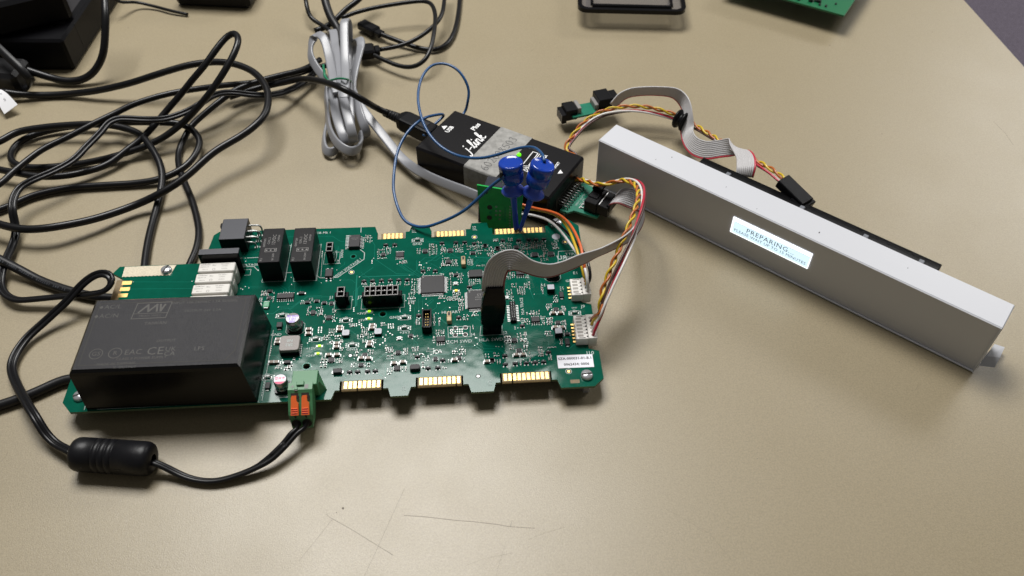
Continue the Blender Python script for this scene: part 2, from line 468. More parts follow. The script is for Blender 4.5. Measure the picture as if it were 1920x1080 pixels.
# edge connectors: bare tongue with gold contact fingers
finger = MB(); finger.box((0, 0, .03), (1.65, 4.5, .06)); finger_me = meshdata('contact_finger', finger, ['gold'])
def edge_conn(x0, n, xa, xb, front, slot=None):
    y0, y1 = (2.0, -4.4) if front else (110.1, 115.4)
    sg = -1 if front else 1
    mb = MB()
    segs = [(xa, xb)] if slot is None else [(xa, slot - .35), (slot + .35, xb)]
    for a, b in segs:
        sec = [(y0, H - 1.6), (y0, H - .015), (y1 - sg * .8, H - .015), (y1, H - .5), (y1, H - 1.1), (y1 - sg * .8, H - 1.6)]
        v = [(a, q[0], q[1]) for q in sec] + [(b, q[0], q[1]) for q in sec]
        mb.add(v, [tuple(range(6)), tuple(range(11, 5, -1))] + [(i, (i + 1) % 6, 6 + (i + 1) % 6, 6 + i) for i in range(6)])
    e = part('edge_connector', mb, 'glass_epoxy', pcb)
    for i in range(n):
        place('contact_finger', finger_me, e, (x0 + 2.5 * i, (-.75 if front else 112.5), H - .015))
    return e
edge_conn(.1, 8, -1.9, 19.1, True, 6.4)
edge_conn(40.3, 9, 38.5, 61.9, True, 59.0)
edge_conn(85.45, 10, 83.7, 109.5, True, 89.2)
edge_conn(16.6, 5, 14.2, 28.6, False)
edge_conn(49.8, 7, 47.4, 66.4, False, 58.5)
edge_conn(86.7, 12, 85.1, 116.2, False)
# three wide mains fingers on the side tongue
mb = MB(); mb.hull8([(-141.4, 40, H - 1.6), (-137.5, 40, H - 1.6), (-137.5, 84.6, H - 1.6), (-141.4, 84.6, H - 1.6)], [(-140.8, 40, H - .02), (-137.5, 40, H - .02), (-137.5, 84.6, H - .02), (-140.8, 84.6, H - .02)])
e = part('edge_connector', mb, 'glass_epoxy', pcb)
fw = MB(); fw.box((0, 0, .04), (5.6, 2.9, .07)); fme = meshdata('contact_finger', fw, ['gold'])
for k in range(3): place('contact_finger', fme, e, (-134.5, 82.0 - 5.0 * k, H - .01))
mb = MB(); mb.box((-138.6, 62, H + .0), (4.6, 44, .03)); part('bare_strip', mb, 'glass_epoxy', pcb)

# standoffs and slotted screws
scr = MB()
scr.lathe([(0, 0), (3.3, 0), (3.35, .5), (3.1, 1.7), (2.6, 2.2), (.01, 2.35)], seg=28)
scr_me = meshdata('screw', scr, ['steel'])
slot = MB(); slot.box((0, 0, 2.25), (5.6, .8, .5)); slot_me = meshdata('screw_slot', slot, ['dark_slot'])
so = MB(); so.cyl((0, 0, 0), 3.0, 10 - .02, 6, sm=False); so_me = meshdata('standoff', so, ['steel'])
for k, c in enumerate(SCREWS):
    s_ = place('screw', scr_me, pcb, (c[0], c[1], H + .01), (0.1, .9, 1.2, .3)[k])
    sl = bpy.data.objects.new('screw_slot', slot_me); COL.objects.link(sl); sl.parent = s_
    place('standoff', so_me, pcb, (c[0], c[1], 0), k * .3)

# fiducials, round targets
def fid(c, ring=True):
    if ring: silk.disc((c[0], c[1], ZS), 1.75, 24, 0, 1.45); goldp.disc((c[0], c[1], ZP + .01), 1.45, 20, 1, .8); goldp.disc((c[0], c[1], ZP), .8, 16, 0)
    else: goldp.disc((c[0], c[1], ZP + .01), 1.35, 20, 1, .85); pads.disc((c[0], c[1], ZP), .85, 16)
for c in ([(-2.2,82.7)] + [(72.4,108.4)] + [(128.3,100.6)] + [(119.9,1.1)]): fid(c)
for c in ([(1.3,19.2)] + [(70.9,0.9)]): fid(c, False)
for c, r in holes: trace.disc((c[0], c[1], ZT), r + .7, 24, 0, r + .05)
goldp.disc((*(123.3,105.8), ZP), 2.6, 24, 2)
goldp.box((*(122.6,-5.7), H + .02), (5.0, 2.4, .03), m=3)
part('fiducial', goldp, ['gold', 'dark_slot', 'ind_light', 'glass_epoxy'], pcb, stuff=True, flat=True)

# ---- silkscreen writing
for t, c, sz, ro in (
    ('J10', (133.1,12.9), 3.3, 0), ('J9', (133.2,47.1), 3.0, 0), ('GND', (128.1,67.6), 2.5, 0), ('J4', (69.1,29.9), 3.0, 0), ('J2', (87.2,30.1), 3.0, 0),
    ('CCM SWD', (61.1,25.3), 3.0, 0), ('HLA SWD', (79.0,25.6), 3.0, 0), ('CCM', (68.2,86.8), 2.2, R(90)), ('UART', (70.1,86.8), 2.2, R(90)),
    ('HL', (53.2,47.3), 2.8, 0), ('UART', (58.9,47.3), 2.8, 0), ('GND', (24.7,45.3), 2.6, 0), ('+3V3', (30.7,33.7), 2.6, 0), ('+3V3', (5.6,49.4), 2.3, 0),
    ('+5V', (5.9,44.3), 2.3, 0), ('+12V', (-20.9,25.4), 2.3, 0), ('+24V', (-20.6,20.4), 2.3, 0), ('GND', (1.8,23.5), 2.6, 0), ('GND', (-41.2,36.5), 2.6, 0),
    ('GND', (36.9,104.3), 2.6, 0), ('J7', (4.0,62.0), 3.0, 0), ('J1', (-12.5,62.9), 3.0, 0), ('J17', (34.5,116.6), 3.0, R(90)), ('J15', (72.6,116.5), 3.0, R(90)),
    ('J16', (122.2,116.3), 3.0, R(90)), ('CT', (123.2,101.9), 2.6, 0), ('HLA TRACE', (98.1,49.4), 2.4, R(90)), ('! HIGH VOLTAGE !', (-5.2,85.7), 2.6, 0.7651733375271551),
    ('DRAIN', (-9.0,98.7), 2.2, R(90)), ('J14', (-10.8,92.0), 2.6, R(90)), ('PCB Mk 1', (-22.5,118.0), 2.5, 0), ('VOLTAGE', (-64.3,92.5), 2.4, 0), ('TTP-2', (131.3,89.8), 3.0, 0),
    ('94V-0', (130.5,87.4), 2.4, 0), ('J13', (77.2,-4.1), 2.6, R(90)), ('J11', (31.2,-4.7), 2.2, R(90)), ('GND', (128.0,46.3), 1.4, 0), ('E1', (131.9,73.8), 3.0, 0)):
    stext(t, c, sz, ro)
silk.text('RU', 4.6, T(*(125.3,87.1), ZS) @ Matrix.Diagonal((-1, 1, 1, 1)), 0, .15, .03)
silk.poly_line([(122.3,82.8),(123.5,92.7),(134.9,92.8)], .35, ZS)
# box outlines and long white rules
for zz in ([(-23.0,81.6),(-20.7,79.1),(-10.1,79.0),(4.7,93.2),(4.7,98.7),(0.7,102.8)], [(1.3,121.4),(1.4,117.0)], [(-65.4,91.2),(-61.1,90.9),(-58.2,87.2)], [(-43.9,84.8),(-38.1,84.5)]):
    silk.poly_line(zz, .42, ZS)
for zz in ([(-40.8,109.2),(-41.3,78.0)], [(-22.5,108.1),(-22.8,76.8)], [(-66.1,88.6),(-62.7,88.8),(-62.5,84.0),(-65.9,84.0)], [(-15.6,101.0),(-12.4,101.2),(-12.2,95.5),(-13.2,91.4)], [(-21.0,101.4),(-20.2,80.3)]):
    silk.poly_line(zz, .25, ZS)
silk.poly_line([(55.0,36.4),(67.7,36.1),(67.4,28.4),(55.2,28.8)], .25, ZS, 0, True)
silk.poly_line([(73.7,35.8),(72.9,29.0),(85.4,28.9),(85.7,35.7)], .25, ZS)
silk.poly_line([(-134.6,-8.2),(-134.6,-7.3),(-134.9,-4.9)], .3, ZS)
silk.line((-128, -8.4), (-45, -8.4), .25, ZS)
silk.line((-43, -8), (-43.2, 40), .25, ZS)
for k in range(9): silk.line((-43.6, -5 + k * 1.7), (-43.6, -4.2 + k * 1.7), .35, ZS)
for k in range(10): silk.line((-66.2 + k * 1.15, 98.6), (-66.2 + k * 1.15 + .6, 98.6), .45, ZS)
silk.line((-7.7,-2.6) if False else (-35.5, -6.6), (-29.2, -6.5), .8, ZS)

# ---- copper traces seen under the mask
TR = [([(38.2,86.0),(42.7,87.6),(50.3,94.1)], .35), ([(38.4,88.6),(41.9,92.6),(47.6,92.2),(51.1,97.0)], .3), ([(39.5,85.5),(44.3,89.8),(48.7,89.6),(50.8,92.0),(85.0,90.2)], .3),
 ([(42.7,87.6),(45.4,87.4),(50.3,82.8)], .25), ([(50.8,78.2),(55.1,83.5),(66.3,82.8),(70.1,82.9),(73.5,89.1),(84.9,89.2)], .3), ([(51.8,78.1),(55.9,82.3),(69.0,81.5),(74.0,88.0),(84.9,88.1)], .3),
 ([(52.9,77.7),(56.7,81.1),(69.5,80.6),(74.5,86.8),(84.8,86.9)], .3), ([(66.6,94.1),(68.7,90.9)], .3), ([(4.7,78.4),(24.8,78.3),(34.8,78.1)], .7), ([(25.0,87.9),(31.1,81.6),(32.7,81.4)], .3), ([(26.4,88.2),(31.6,82.3),(38.6,76.4)], .35),
 ([(28.2,88.1),(39.1,77.1)], .3), ([(10.5,93.7),(24.7,79.8),(35.4,78.8)], .35), ([(2.8,78.5),(10.4,85.8)], .35), ([(1.6,59.8),(1.2,79.7)], .9), ([(8.7,108.9),(10.7,104.9),(10.8,94.1)], .3),
 ([(-48.1,52.6),(-45.1,52.4),(-41.9,55.7),(-34.8,55.8),(-26.6,64.8),(-18.3,64.8)], .34), ([(-42.6,57.3),(-35.0,56.9),(-26.5,64.1),(-10.5,63.4)], .34), ([(-37.3,59.3),(-33.2,59.1),(-29.4,62.4)], .25), ([(-8.2,46.8),(-5.8,49.3),(3.3,49.3)], .28), ([(0.7,45.9),(4.5,45.5)], .28),
 ([(1.5,69.6),(1.9,55.6),(0.5,53.7)], .8), ([(2.3,69.6),(2.6,55.6)], .5), ([(-23.1,29.5),(-22.8,26.9),(-19.6,24.2)], .3), ([(-26.3,18.5),(-23.2,21.7),(-17.2,24.1),(-13.5,26.4)], .3), ([(14.6,14.1),(19.2,18.4),(19.7,18.7)], .4),
 ([(23.5,38.2),(27.1,32.8),(32.1,32.5)], .0), ([(21.1,2.9),(20.7,11.9)], .3), ([(35.1,29.1),(37.9,25.7),(38.0,22.0)], .25), ([(45.6,17.1),(55.1,16.9),(62.9,24.9),(67.8,25.3),(68.9,26.4)], .34),
 ([(70.4,27.6),(75.6,21.5),(81.0,20.9)], .28), ([(71.1,27.5),(76.1,22.1)], .28), ([(71.9,27.8),(77.1,21.8)], .0), ([(71.2,23.1),(74.6,19.7),(82.4,19.2),(86.6,15.2)], .28), ([(69.7,22.2),(74.5,17.4),(79.4,17.1),(82.2,14.3)], .28),
 ([(81.5,20.6),(86.1,15.3)], .28), ([(83.0,20.5),(87.1,15.2)], .28), ([(84.9,20.3),(87.3,17.8),(90.2,17.6)], .28), ([(45.5,47.5),(48.1,47.0),(50.6,43.5),(52.6,40.3),(55.6,37.3),(60.6,37.3)], .3), ([(50.6,43.5),(55.1,38.3),(60.6,38.3),(62.1,36.5)], .28),
 ([(45.5,48.9),(48.6,51.4),(48.6,54.2)], .25), ([(38.4,49.3),(38.3,58.9)], .2), ([(40.6,51.2),(40.6,58.8)], .2), ([(36.0,22.1),(35.9,52.2)], .2), ([(69.9,44.0),(73.3,39.8)], .25),
 ([(42.4,54.5),(46.5,58.4)], .3), ([(43.5,53.4),(47.0,57.4)], .3), ([(53.2,55.9),(58.5,61.2)], .3), ([(64.6,75.9),(64.8,74.0),(67.4,73.7)], .22), ([(61.3,99.5),(79.9,98.3)], .0),
 ([(-44.9,115.8),(-16.1,114.6),(-10.8,109.7),(-8.6,109.4)], .3), ([(-46.4,100.6),(-35.5,99.9)], .0), ([(-64.0,74.7),(-54.6,74.5),(-48.3,73.9)], .28), ([(-61.8,73.5),(-48.2,72.8)], .28), ([(-37.6,68.5),(-38.3,72.8),(-36.5,75.5)], .28), ([(-37.0,74.8),(-35.0,76.1)], .22), ([(-39.4,68.6),(-39.7,71.4),(-44.9,76.0)], .25), ([(-40.9,68.7),(-41.2,70.8),(-46.4,75.4)], .25), ([(-68.6,102.0),(-59.4,101.6)], .25), ([(-66.9,95.8),(-59.7,96.1)], .25),
 ([(-96.2,81.0),(-95.1,81.6)], .3), ([(-130.9,82.6),(-96.7,80.5),(-95.0,82.0)], .3), ([(-131.6,76.9),(-95.0,75.2)], .3), ([(97.7,25.3),(101.3,20.6)], .25), ([(98.7,25.2),(101.6,21.9)], .25), ([(122.2,16.8),(125.8,20.4)], .5), ([(104.8,26.8),(107.0,17.7)], .0),
 ([(103.5,62.7),(105.0,54.9)], .3), ([(94.2,89.4),(84.9,88.8)], .25), ([(68.7,90.9),(85.5,90.1)], .28), ([(68.6,87.2),(71.9,90.4),(86.6,89.5)], .28), ([(10.3,12.5),(14.4,17.2)], .8), ([(13.9,8.1),(19.3,4.2)], .6), ([(-1.9,5.8),(0.3,3.9)], .6)]
for pts, wd in TR:
    if wd: trace.poly_line(pts, wd * .8, ZT)
    if wd and wd < .5: via(pts[0], .3)
rt = random.Random(3)
for k in range(90):      # short escape routes between parts
    x, y = rt.uniform(-40, 128), rt.uniform(6, 106)
    a = rt.choice((0, .785, 1.571, 2.356)); L = rt.uniform(2, 7); L2 = rt.uniform(2, 9); a2 = a + rt.choice((-.785, .785))
    p1 = (x + L * math.cos(a), y + L * math.sin(a)); p2 = (p1[0] + L2 * math.cos(a2), p1[1] + L2 * math.sin(a2))
    if max(p1[0], p2[0]) < 130 and 4 < min(p1[1], p2[1]) and max(p1[1], p2[1]) < 108: trace.poly_line([(x, y), p1, p2], .2, ZT); via((x, y), .25)
part('copper_trace', trace, 'copper_under_mask', pcb, stuff=True, flat=True)
# ------------------------------------------------------------------ parts soldered to the board
occ = []             # taken footprints, so that small parts keep clear
def take(c, w_, d_): occ.append((c[0] - w_ / 2, c[1] - d_ / 2, c[0] + w_ / 2, c[1] + d_ / 2))
def free(c, w_, d_):
    a, b, e, f = c[0] - w_ / 2, c[1] - d_ / 2, c[0] + w_ / 2, c[1] + d_ / 2
    return all(e < o[0] or a > o[2] or f < o[1] or b > o[3] for o in occ)
# AC-DC power module
take((-90, 18), 92, 56)
psu = MB()
ps = [(-133.2, -8.2), (-45.2, -8.8), (-44.6, 43.2), (-133.2, 43.4)]
pt = [(-132.6, -6.5), (-47.6, -7.4), (-47.0, 42.2), (-132.4, 43.2)]
zt = H + 29.5
def inset(q, d):
    cx = sum(p[0] for p in q) / 4; cy = sum(p[1] for p in q) / 4
    return [(p[0] - math.copysign(d, p[0] - cx), p[1] - math.copysign(d, p[1] - cy)) for p in q]
rings = [[(*p, H + .05) for p in ps], [(*p, zt - 3.2) for p in pt], [(*p, zt - 1.2) for p in inset(pt, .45)], [(*p, zt) for p in inset(pt, 1.9)]]
for a, b in zip(rings, rings[1:]): psu.add(a + b, [(i, (i + 1) % 4, 4 + (i + 1) % 4, 4 + i) for i in range(4)], 1)
psu.add(rings[-1], [(0, 1, 2, 3)], 0); psu.add(rings[0], [(0, 1, 2, 3)], 1)
pm = part('power_module', psu, ['psu_black', 'psu_side'], pcb)
lid = MB(); q = inset(pt, 4.0); q = [q[0], (q[1][0] - 4, q[1][1]), (q[1][0], q[1][1] + 6), q[2], q[3]]
qi = inset(pt, 4.5); qi = [qi[0], (qi[1][0] - 4, qi[1][1]), (qi[1][0], qi[1][1] + 6), qi[2], qi[3]]
lid.add([(*p, zt + .06) for p in q] + [(*p, zt + .06) for p in qi], [(i, (i + 1) % 5, 5 + (i + 1) % 5, 5 + i) for i in range(5)])
part('lid_groove', lid, 'dark_slot', pm, flat=True)
pr = MB(); zp = zt + .1
def pt_(x, y): return ((-132.3 + x * .855 / 1.0), (-7 + y * .5))
def ptx(t, c, sz, al=0.): pr.text(t, sz, T(c[0], c[1], zp), 0, 0, 0, 1.05)
for t, c, sz in (('AC/L', (-127.2,38.9) and (-121, 36.3), 4.0), ('AC/N', (-121.5, 30), 4.0), ('TAIWAN', (-96, 23.5), 2.8), ('OUTPUT', (-88, 11.3), 2.4), ('CE', (-92, 4.7), 7.0), ('UK', (-84.5, 5.6), 4.0), ('CA', (-84.5, 2.6), 4.0), ('EAC', (-103, 4.7), 4.6), ('GS', (-121.5, 4.7), 3.6), ('R', (-112, 4.7), 3.6)):
    ptx(t, c, sz)
for k, (t, x, y, sz) in enumerate((('INPUT 100-240VAC 1.2A 50/60Hz', -73, 37, 2.3), ('OUTPUT 24V 2.5A', -73, 31, 2.3), ('CLASS II POWER SUPPLY', -98, 0.6, 2.2), ('MADE IN TAIWAN', -110, -2.2, 2.2), ('V. OUTPUT', -105, -4.6, 2.2), ('LPS', -70, 5, 3.6))): ptx(t, (x, y), sz)
pr.disc((-127, 36.3, zp), .9, 12); pr.disc((-128, 30, zp), .9, 12)
pr.poly_line([(-109.4, 27.2), (-91.6, 27.2), (-90.4, 38), (-108.4, 38)], .5, zp, 0, True); pr.line((-108.8, 30.6), (-91.4, 30.6), .4, zp)
pr.poly_line([(-106.5, 31.6), (-102.5, 36.6), (-101.6, 32), (-97.8, 36.6), (-97.2, 32)], 1.1, zp); pr.poly_line([(-96, 36.6), (-95.2, 32), (-93.6, 36.4)], 1.1, zp)
pr.text('MEAN WELL', 2.1, T(-100, 28.9, zp), 0)
for x in (-121.5, -112): pr.disc((x, 4.7, zp + .01), 3.4, 24, 0, 3.0)
part('print', pr, 'psu_print', pm, stuff=True, flat=True)

# relays
relay = MB(); relay.box((0, 0, 7.95), (12.6, 28.9, 15.6), .35)
relay_me = meshdata('relay', relay, ['relay_black'])
rp = MB()
for t, sz, x, y, ro in (('omron', 2.6, -4.3, 2, R(90)), ('G2RL-2', 1.9, -1.6, 3.6, R(90)), ('12VDC', 2.9, 1.2, 4.4, R(90)), ('CHINA', 1.8, 3.8, 5.5, R(90)), ('8A 250V', 1.7, 2.2, -10, R(90)), ('RU', 2, -4.4, -12, R(90))):
    rp.text(t, sz, T(x, y, 15.8, ro), 0)
rp.rect((.2, -4.4), (6.6, 2.6), .3, 15.8)
for x in (-2.2, .2, 2.6): rp.disc((x, -4.4, 15.8), .55, 10)
rp_me = meshdata('print', rp, ['chip_mark'])
for c in ((-47.9, 92.8), (-29.3, 92.2)):
    r_ = place('relay', relay_me, pcb, (c[0], c[1], H + .02))
    p_ = place('print', rp_me, r_, (0, 0, 0)); p_.location = (0, 0, 0); p_['kind'] = 'stuff'
    silk.rect(c, (13.8, 30.2), .25, ZS); take(c, 14, 31)
wr = MB(); wr.box((0, 0, 6), (20.9, 7.1, 12), .45); wr.box((10.55, 0, 4), (.35, 4.5, 8), .1)
wr_me = meshdata('relay', wr, ['white_relay'])
wp = MB()
for t, sz, x, y in (('OMRON', 1.4, -6.6, 1.9), ('G6DN-1A', 1.15, -7, .2), ('12VDC', 1.2, 4.6, .4), ('5A 250V~', 1.2, 4.8, 2.0), ('CHINA', 1.1, 4.6, -1.6), ('RU', 1.6, -1.6, 1.3), ('25211A', 1.0, -6.4, -1.9)):
    wp.text(t, sz, T(x, y, 12.06), 0)
wp.disc((-1.4, -1.9, 12.06), .9, 12, 0, .7)
wp_me = meshdata('print', wp, ['grey_print'])
for k in range(4):
    r_ = place('relay', wr_me, pcb, (-78.6 - .2 * k, 80.3 - 8.6 * k, H + .02))
    p_ = place('print', wp_me, r_, (0, 0, 0)); p_.location = (0, 0, 0); p_['kind'] = 'stuff'
take((-79, 70), 24, 40)
mb = MB(); mb.box((-77.6, 88.3, H + 8.4), (23.6, 5.0, 16.8), .3, mtop=1); part('relay', mb, ['gloss_black', 'navy_plastic'], pcb, label='tall thin black relay beside the white relays'); take((-77.6, 88.3), 25, 7)
# right-angle power inlet with bent pins
mb = MB(); mb.box((-74.2, 113, H + 5.7), (15.4, 18.4, 11.2), .3, mtop=1)
mb.box((-82.3, 117.6, H + 9.4), (1.6, 3.2, 2.6), .2)
for y in (107.5, 113.2, 118.9): mb.box((-82.0, y, H + 5), (.3, 4.2, 7.8), m=2)
c = part('power_inlet', mb, ['black_plastic', 'navy_plastic', 'dark_slot'], pcb); take((-74, 113), 20, 20)
for k in range(3):
    for z, dx in ((H + 8.6, 7.2), (H + 4.4, 4.2)):
        y = 107.8 + 5.2 * k; p_ = MB()
        p_.tube(smooth([(-67, y, z), (-66.4 + dx - 2.2, y, z), (-66.4 + dx - .6, y, z - .5), (-66.4 + dx, y, z - 2), (-66.4 + dx, y, H - .5)], .5), .55, 8)
        part('pin', p_, 'tin', c)
    for dx in (7.2, 4.2): pads.disc((-66.4 + dx, 107.8 + 5.2 * k, ZP), 1.1, 12)

# square-shrouded headers: rows of cells
def header(cx, cy, w_, d_, h, nx, ny, name='header', latch=True):
    mb = MB(); t = .55
    mb.prism([(cx - w_ / 2, cy - d_ / 2), (cx + w_ / 2, cy - d_ / 2), (cx + w_ / 2, cy + d_ / 2), (cx - w_ / 2, cy + d_ / 2)], H + .02, H + h * .45)
    xs = [cx - w_ / 2 + (w_) * k / nx for k in range(nx + 1)]; ys = [cy - d_ / 2 + d_ * k / ny for k in range(ny + 1)]
    for k, x in enumerate(xs):
        mb.box((min(max(x, cx - w_ / 2 + t / 2), cx + w_ / 2 - t / 2), cy, H + h * .725), (t, d_, h * .55), m=0, mtop=1)
    for a, b in zip(xs, xs[1:]):
        for y in ys:
            mb.box(((a + b) / 2, min(max(y, cy - d_ / 2 + t / 2), cy + d_ / 2 - t / 2), H + h * .725), (b - a - t, t, h * .55 - .004), m=0, mtop=1)
    if latch:
        for s_ in (-1, 1): mb.box((cx + s_ * (w_ / 2 + .9), cy + .3, H + h * .36), (1.8, d_ * .55, h * .7), .25)
        mb.box((cx, cy + d_ / 2 + .8, H + h * .4), (min(4, w_), 1.6, h * .78), .2)
    c = part(name, mb, ['gloss_black', 'chip_mark'], pcb); take((cx, cy), w_ + 4, d_ + 2.5)
    pn = MB(); pn.box((0, 0, h * .45 + 1.9), (.64, .64, 3.8), .1); pme = meshdata('pin', pn, ['tin'])
    for i in range(nx):
        for j in range(ny): place('pin', pme, c, ((xs[i] + xs[i + 1]) / 2, (ys[j] + ys[j + 1]) / 2, H))
    silk.rect((cx, cy), (w_ + 5.4, d_ + 2.2), .22, ZS)
    return c
header(17.7, 57.6, 19.4, 7.6, 9.9, 6, 2)
header(-5.4, 58.2, 4.4, 7.6, 9.9, 1, 2)
header(-14.9, 95.3, 4.0, 7.6, 9.9, 1, 2, latch=False)
# shrouded fine-pitch header (open box)
cx, cy = (43.4,39.2)
mb = MB()
for x in (-2.35, 2.35): mb.box((cx + x, cy, H + 2.9), (.7, 13.2, 5.8))
for y in (-6.3, 6.3): mb.box((cx, cy + y, H + 2.6), (4.0, .7, 5.2))
mb.box((cx, cy - 6.9, H + 2), (3.0, .6, 4)); mb.box((cx, cy, H + .7), (4.0, 11.9, 1.3))
c = part('header', mb, 'gloss_black', pcb); take((cx, cy), 6, 15)
pn = MB(); pn.box((0, 0, 2.4), (.42, .42, 3.6), .08); pme = meshdata('pin', pn, ['gold'])
for i in range(2):
    for j in range(5): place('pin', pme, c, (cx - .64 + 1.27 * i, cy - 2.54 * 1.6 + 2.0 * j, H))
# trace header beside the black plug
cx, cy = (92.4,44.3)
mb = MB(); mb.box((cx, cy, H + 1.2), (3.4, 14.4, 2.4), .1); c = part('header', mb, 'gloss_black', pcb); take((cx, cy), 6, 16)
pn = MB(); pn.box((0, 0, 2.4), (.45, .45, 2.8), .1); pme = meshdata('pin', pn, ['tin'])
for i in range(2):
    for j in range(10): place('pin', pme, c, (cx - .64 + 1.27 * i, cy - 5.7 + 1.27 * j, H)); pads.box((cx - 2.6 + 5.2 * i, cy - 5.7 + 1.27 * j, H + .1), (1.5, .6, .1))
# small beige two-pin jumpers
for c0 in ((65.0,85.6), (55.9,41.6)):
    mb = MB(); mb.box((c0[0], c0[1] - 1.6, H + 1.6), (2.6, 3.4, 3.2), .25); mb.box((c0[0], c0[1] + 2.2, H + 1.4), (2.4, 3.8, 2.8), .25); mb.box((c0[0], c0[1] + 2.2, H + 2.85), (1.2, 2.4, .1), m=1)
    part('jumper_header', mb, ['beige_plastic', 'dark_slot'], pcb); take(c0, 4, 9)
# programming footprint J4: four holes and pads
for x, y in ((1282, 330), (1395, 325), (1282, 410), (1395, 405)): pass
for c0 in [(59.2,35.4),(64.9,35.4),(59.1,30.2),(64.7,30.2)]: pads.disc((c0[0], c0[1], ZP), 1.42, 16, 0, 1.25); pads.disc((c0[0], c0[1], ZP), 1.25, 16, 1)
for c0 in [(57.1,33.9),(57.0,31.9)]: pads.disc((c0[0], c0[1], ZP), .9, 12, 0, .6); pads.disc((c0[0], c0[1], ZP), .6, 12, 1)
c0 = (61.3,32.8)
for i in range(4):
    for j in range(3): pads.disc((c0[0] - 2.2 + 1.3 * i, c0[1] - 1.5 + 1.5 * j, ZP), .42, 10)
take(c0, 14, 12)

# integrated circuits
def ic(c, w_, d_, h, side=0, ends=0, pitch=1.27, lead=1.0, lw=.42, mark=True, name='chip', mats='chip_plastic', txt=None):
    mb = MB(); mb.box((c[0], c[1], H + .1 + h / 2), (w_, d_, h), min(.22, h * .2), top=.985)
    o = part(name, mb, mats, pcb); take(c, w_ + 2 * lead * (side > 0) + .6, d_ + 2 * lead * (ends > 0) + .6)
    lg = MB()
    def leg(x, y, dx, dy):
        lg.box((x + dx * lead * .3, y + dy * lead * .3, H + h * .45), (lead * .6 if dx else lw, lead * .6 if dy else lw, .15))
        lg.box((x + dx * lead * .6, y + dy * lead * .6, H + h * .26), (.15 if dx else lw, .15 if dy else lw, h * .38))
        lg.box((x + dx * lead * .95, y + dy * lead * .95, H + .12), (lead * .75 if dx else lw, lead * .75 if dy else lw, .14))
        pads.box((x + dx * lead * 1.15, y + dy * lead * 1.15, H + .04), (lead * .7 if dx else lw * 1.1, lead * .7 if dy else lw * 1.1, .03))
    for k in range(side):
        y = c[1] + (k - (side - 1) / 2) * pitch
        leg(c[0] - w_ / 2, y, -1, 0); leg(c[0] + w_ / 2, y, 1, 0)
    for k in range(ends):
        x = c[0] + (k - (ends - 1) / 2) * pitch
        leg(x, c[1] - d_ / 2, 0, -1); leg(x, c[1] + d_ / 2, 0, 1)
    if lg.v: part('pin_row', lg, 'pin_tin', o, stuff=True)
    pm_ = MB()
    if mark: pm_.disc((c[0] - w_ / 2 * .8, c[1] + d_ / 2 * .8, H + h + .13), min(.5, w_ * .07), 10)
    if txt:
        for k, (t, sz) in enumerate(txt): pm_.text(t, sz, T(c[0], c[1] + d_ * .2 - k * sz * 1.35, H + h + .13), 0)
    if pm_.v: part('print', pm_, 'chip_mark', o, stuff=True, flat=True)
    return o
ic((-1.7,107.3), 6.9, 10.6, 2.4, side=8, lead=1.4, txt=[('UCC21530', .9), ('ADWK', .9)])
for k in range(8): silk.line((-6.7 - .6, 109.9 - 4.4 + 1.27 * k), (-6.7 + .9, 109.9 - 4.4 + 1.27 * k), .7, ZS)
ic((26.4,95.2), 4.9, 4.4, 1.0, ends=8, pitch=.65, lead=.9, lw=.3)
ic((46.4,68.8), 14, 14, 1.4, side=25, ends=25, pitch=.5, lead=.95, lw=.27, txt=[])
ic((73.6,55.5), 14, 14, 1.4, side=25, ends=25, pitch=.5, lead=.95, lw=.27, txt=[('ST', 2.6), ('STM32F4', 1.3), ('407VGT6', 1.3)])
ic((72.1,76.2), 8, 6, 1.3, side=4, lead=.5, mark=False)
ic((50.9,26.9), 4.9, 3.9, 1.5, ends=4)
ic((104.8,38.1), 4.9, 3.9, 1.5, ends=4)
ic((98.6,75.3), 4.9, 3.9, 1.5, ends=4)
ic((-39.2,64.8), 9.9, 3.9, 1.5, ends=8)
ic((118.6,90.3), 3.6, 3.6, .9, side=5, ends=5, pitch=.6, lead=.3, lw=.3)
ic((108.6,90.2), 3.6, 3.6, 1.0, side=5, pitch=.6, lead=.5, lw=.3)
ic((-15.3,81.4), 4.4, 6.4, 2.0, ends=2, pitch=2.54, lead=1.5, lw=.8)
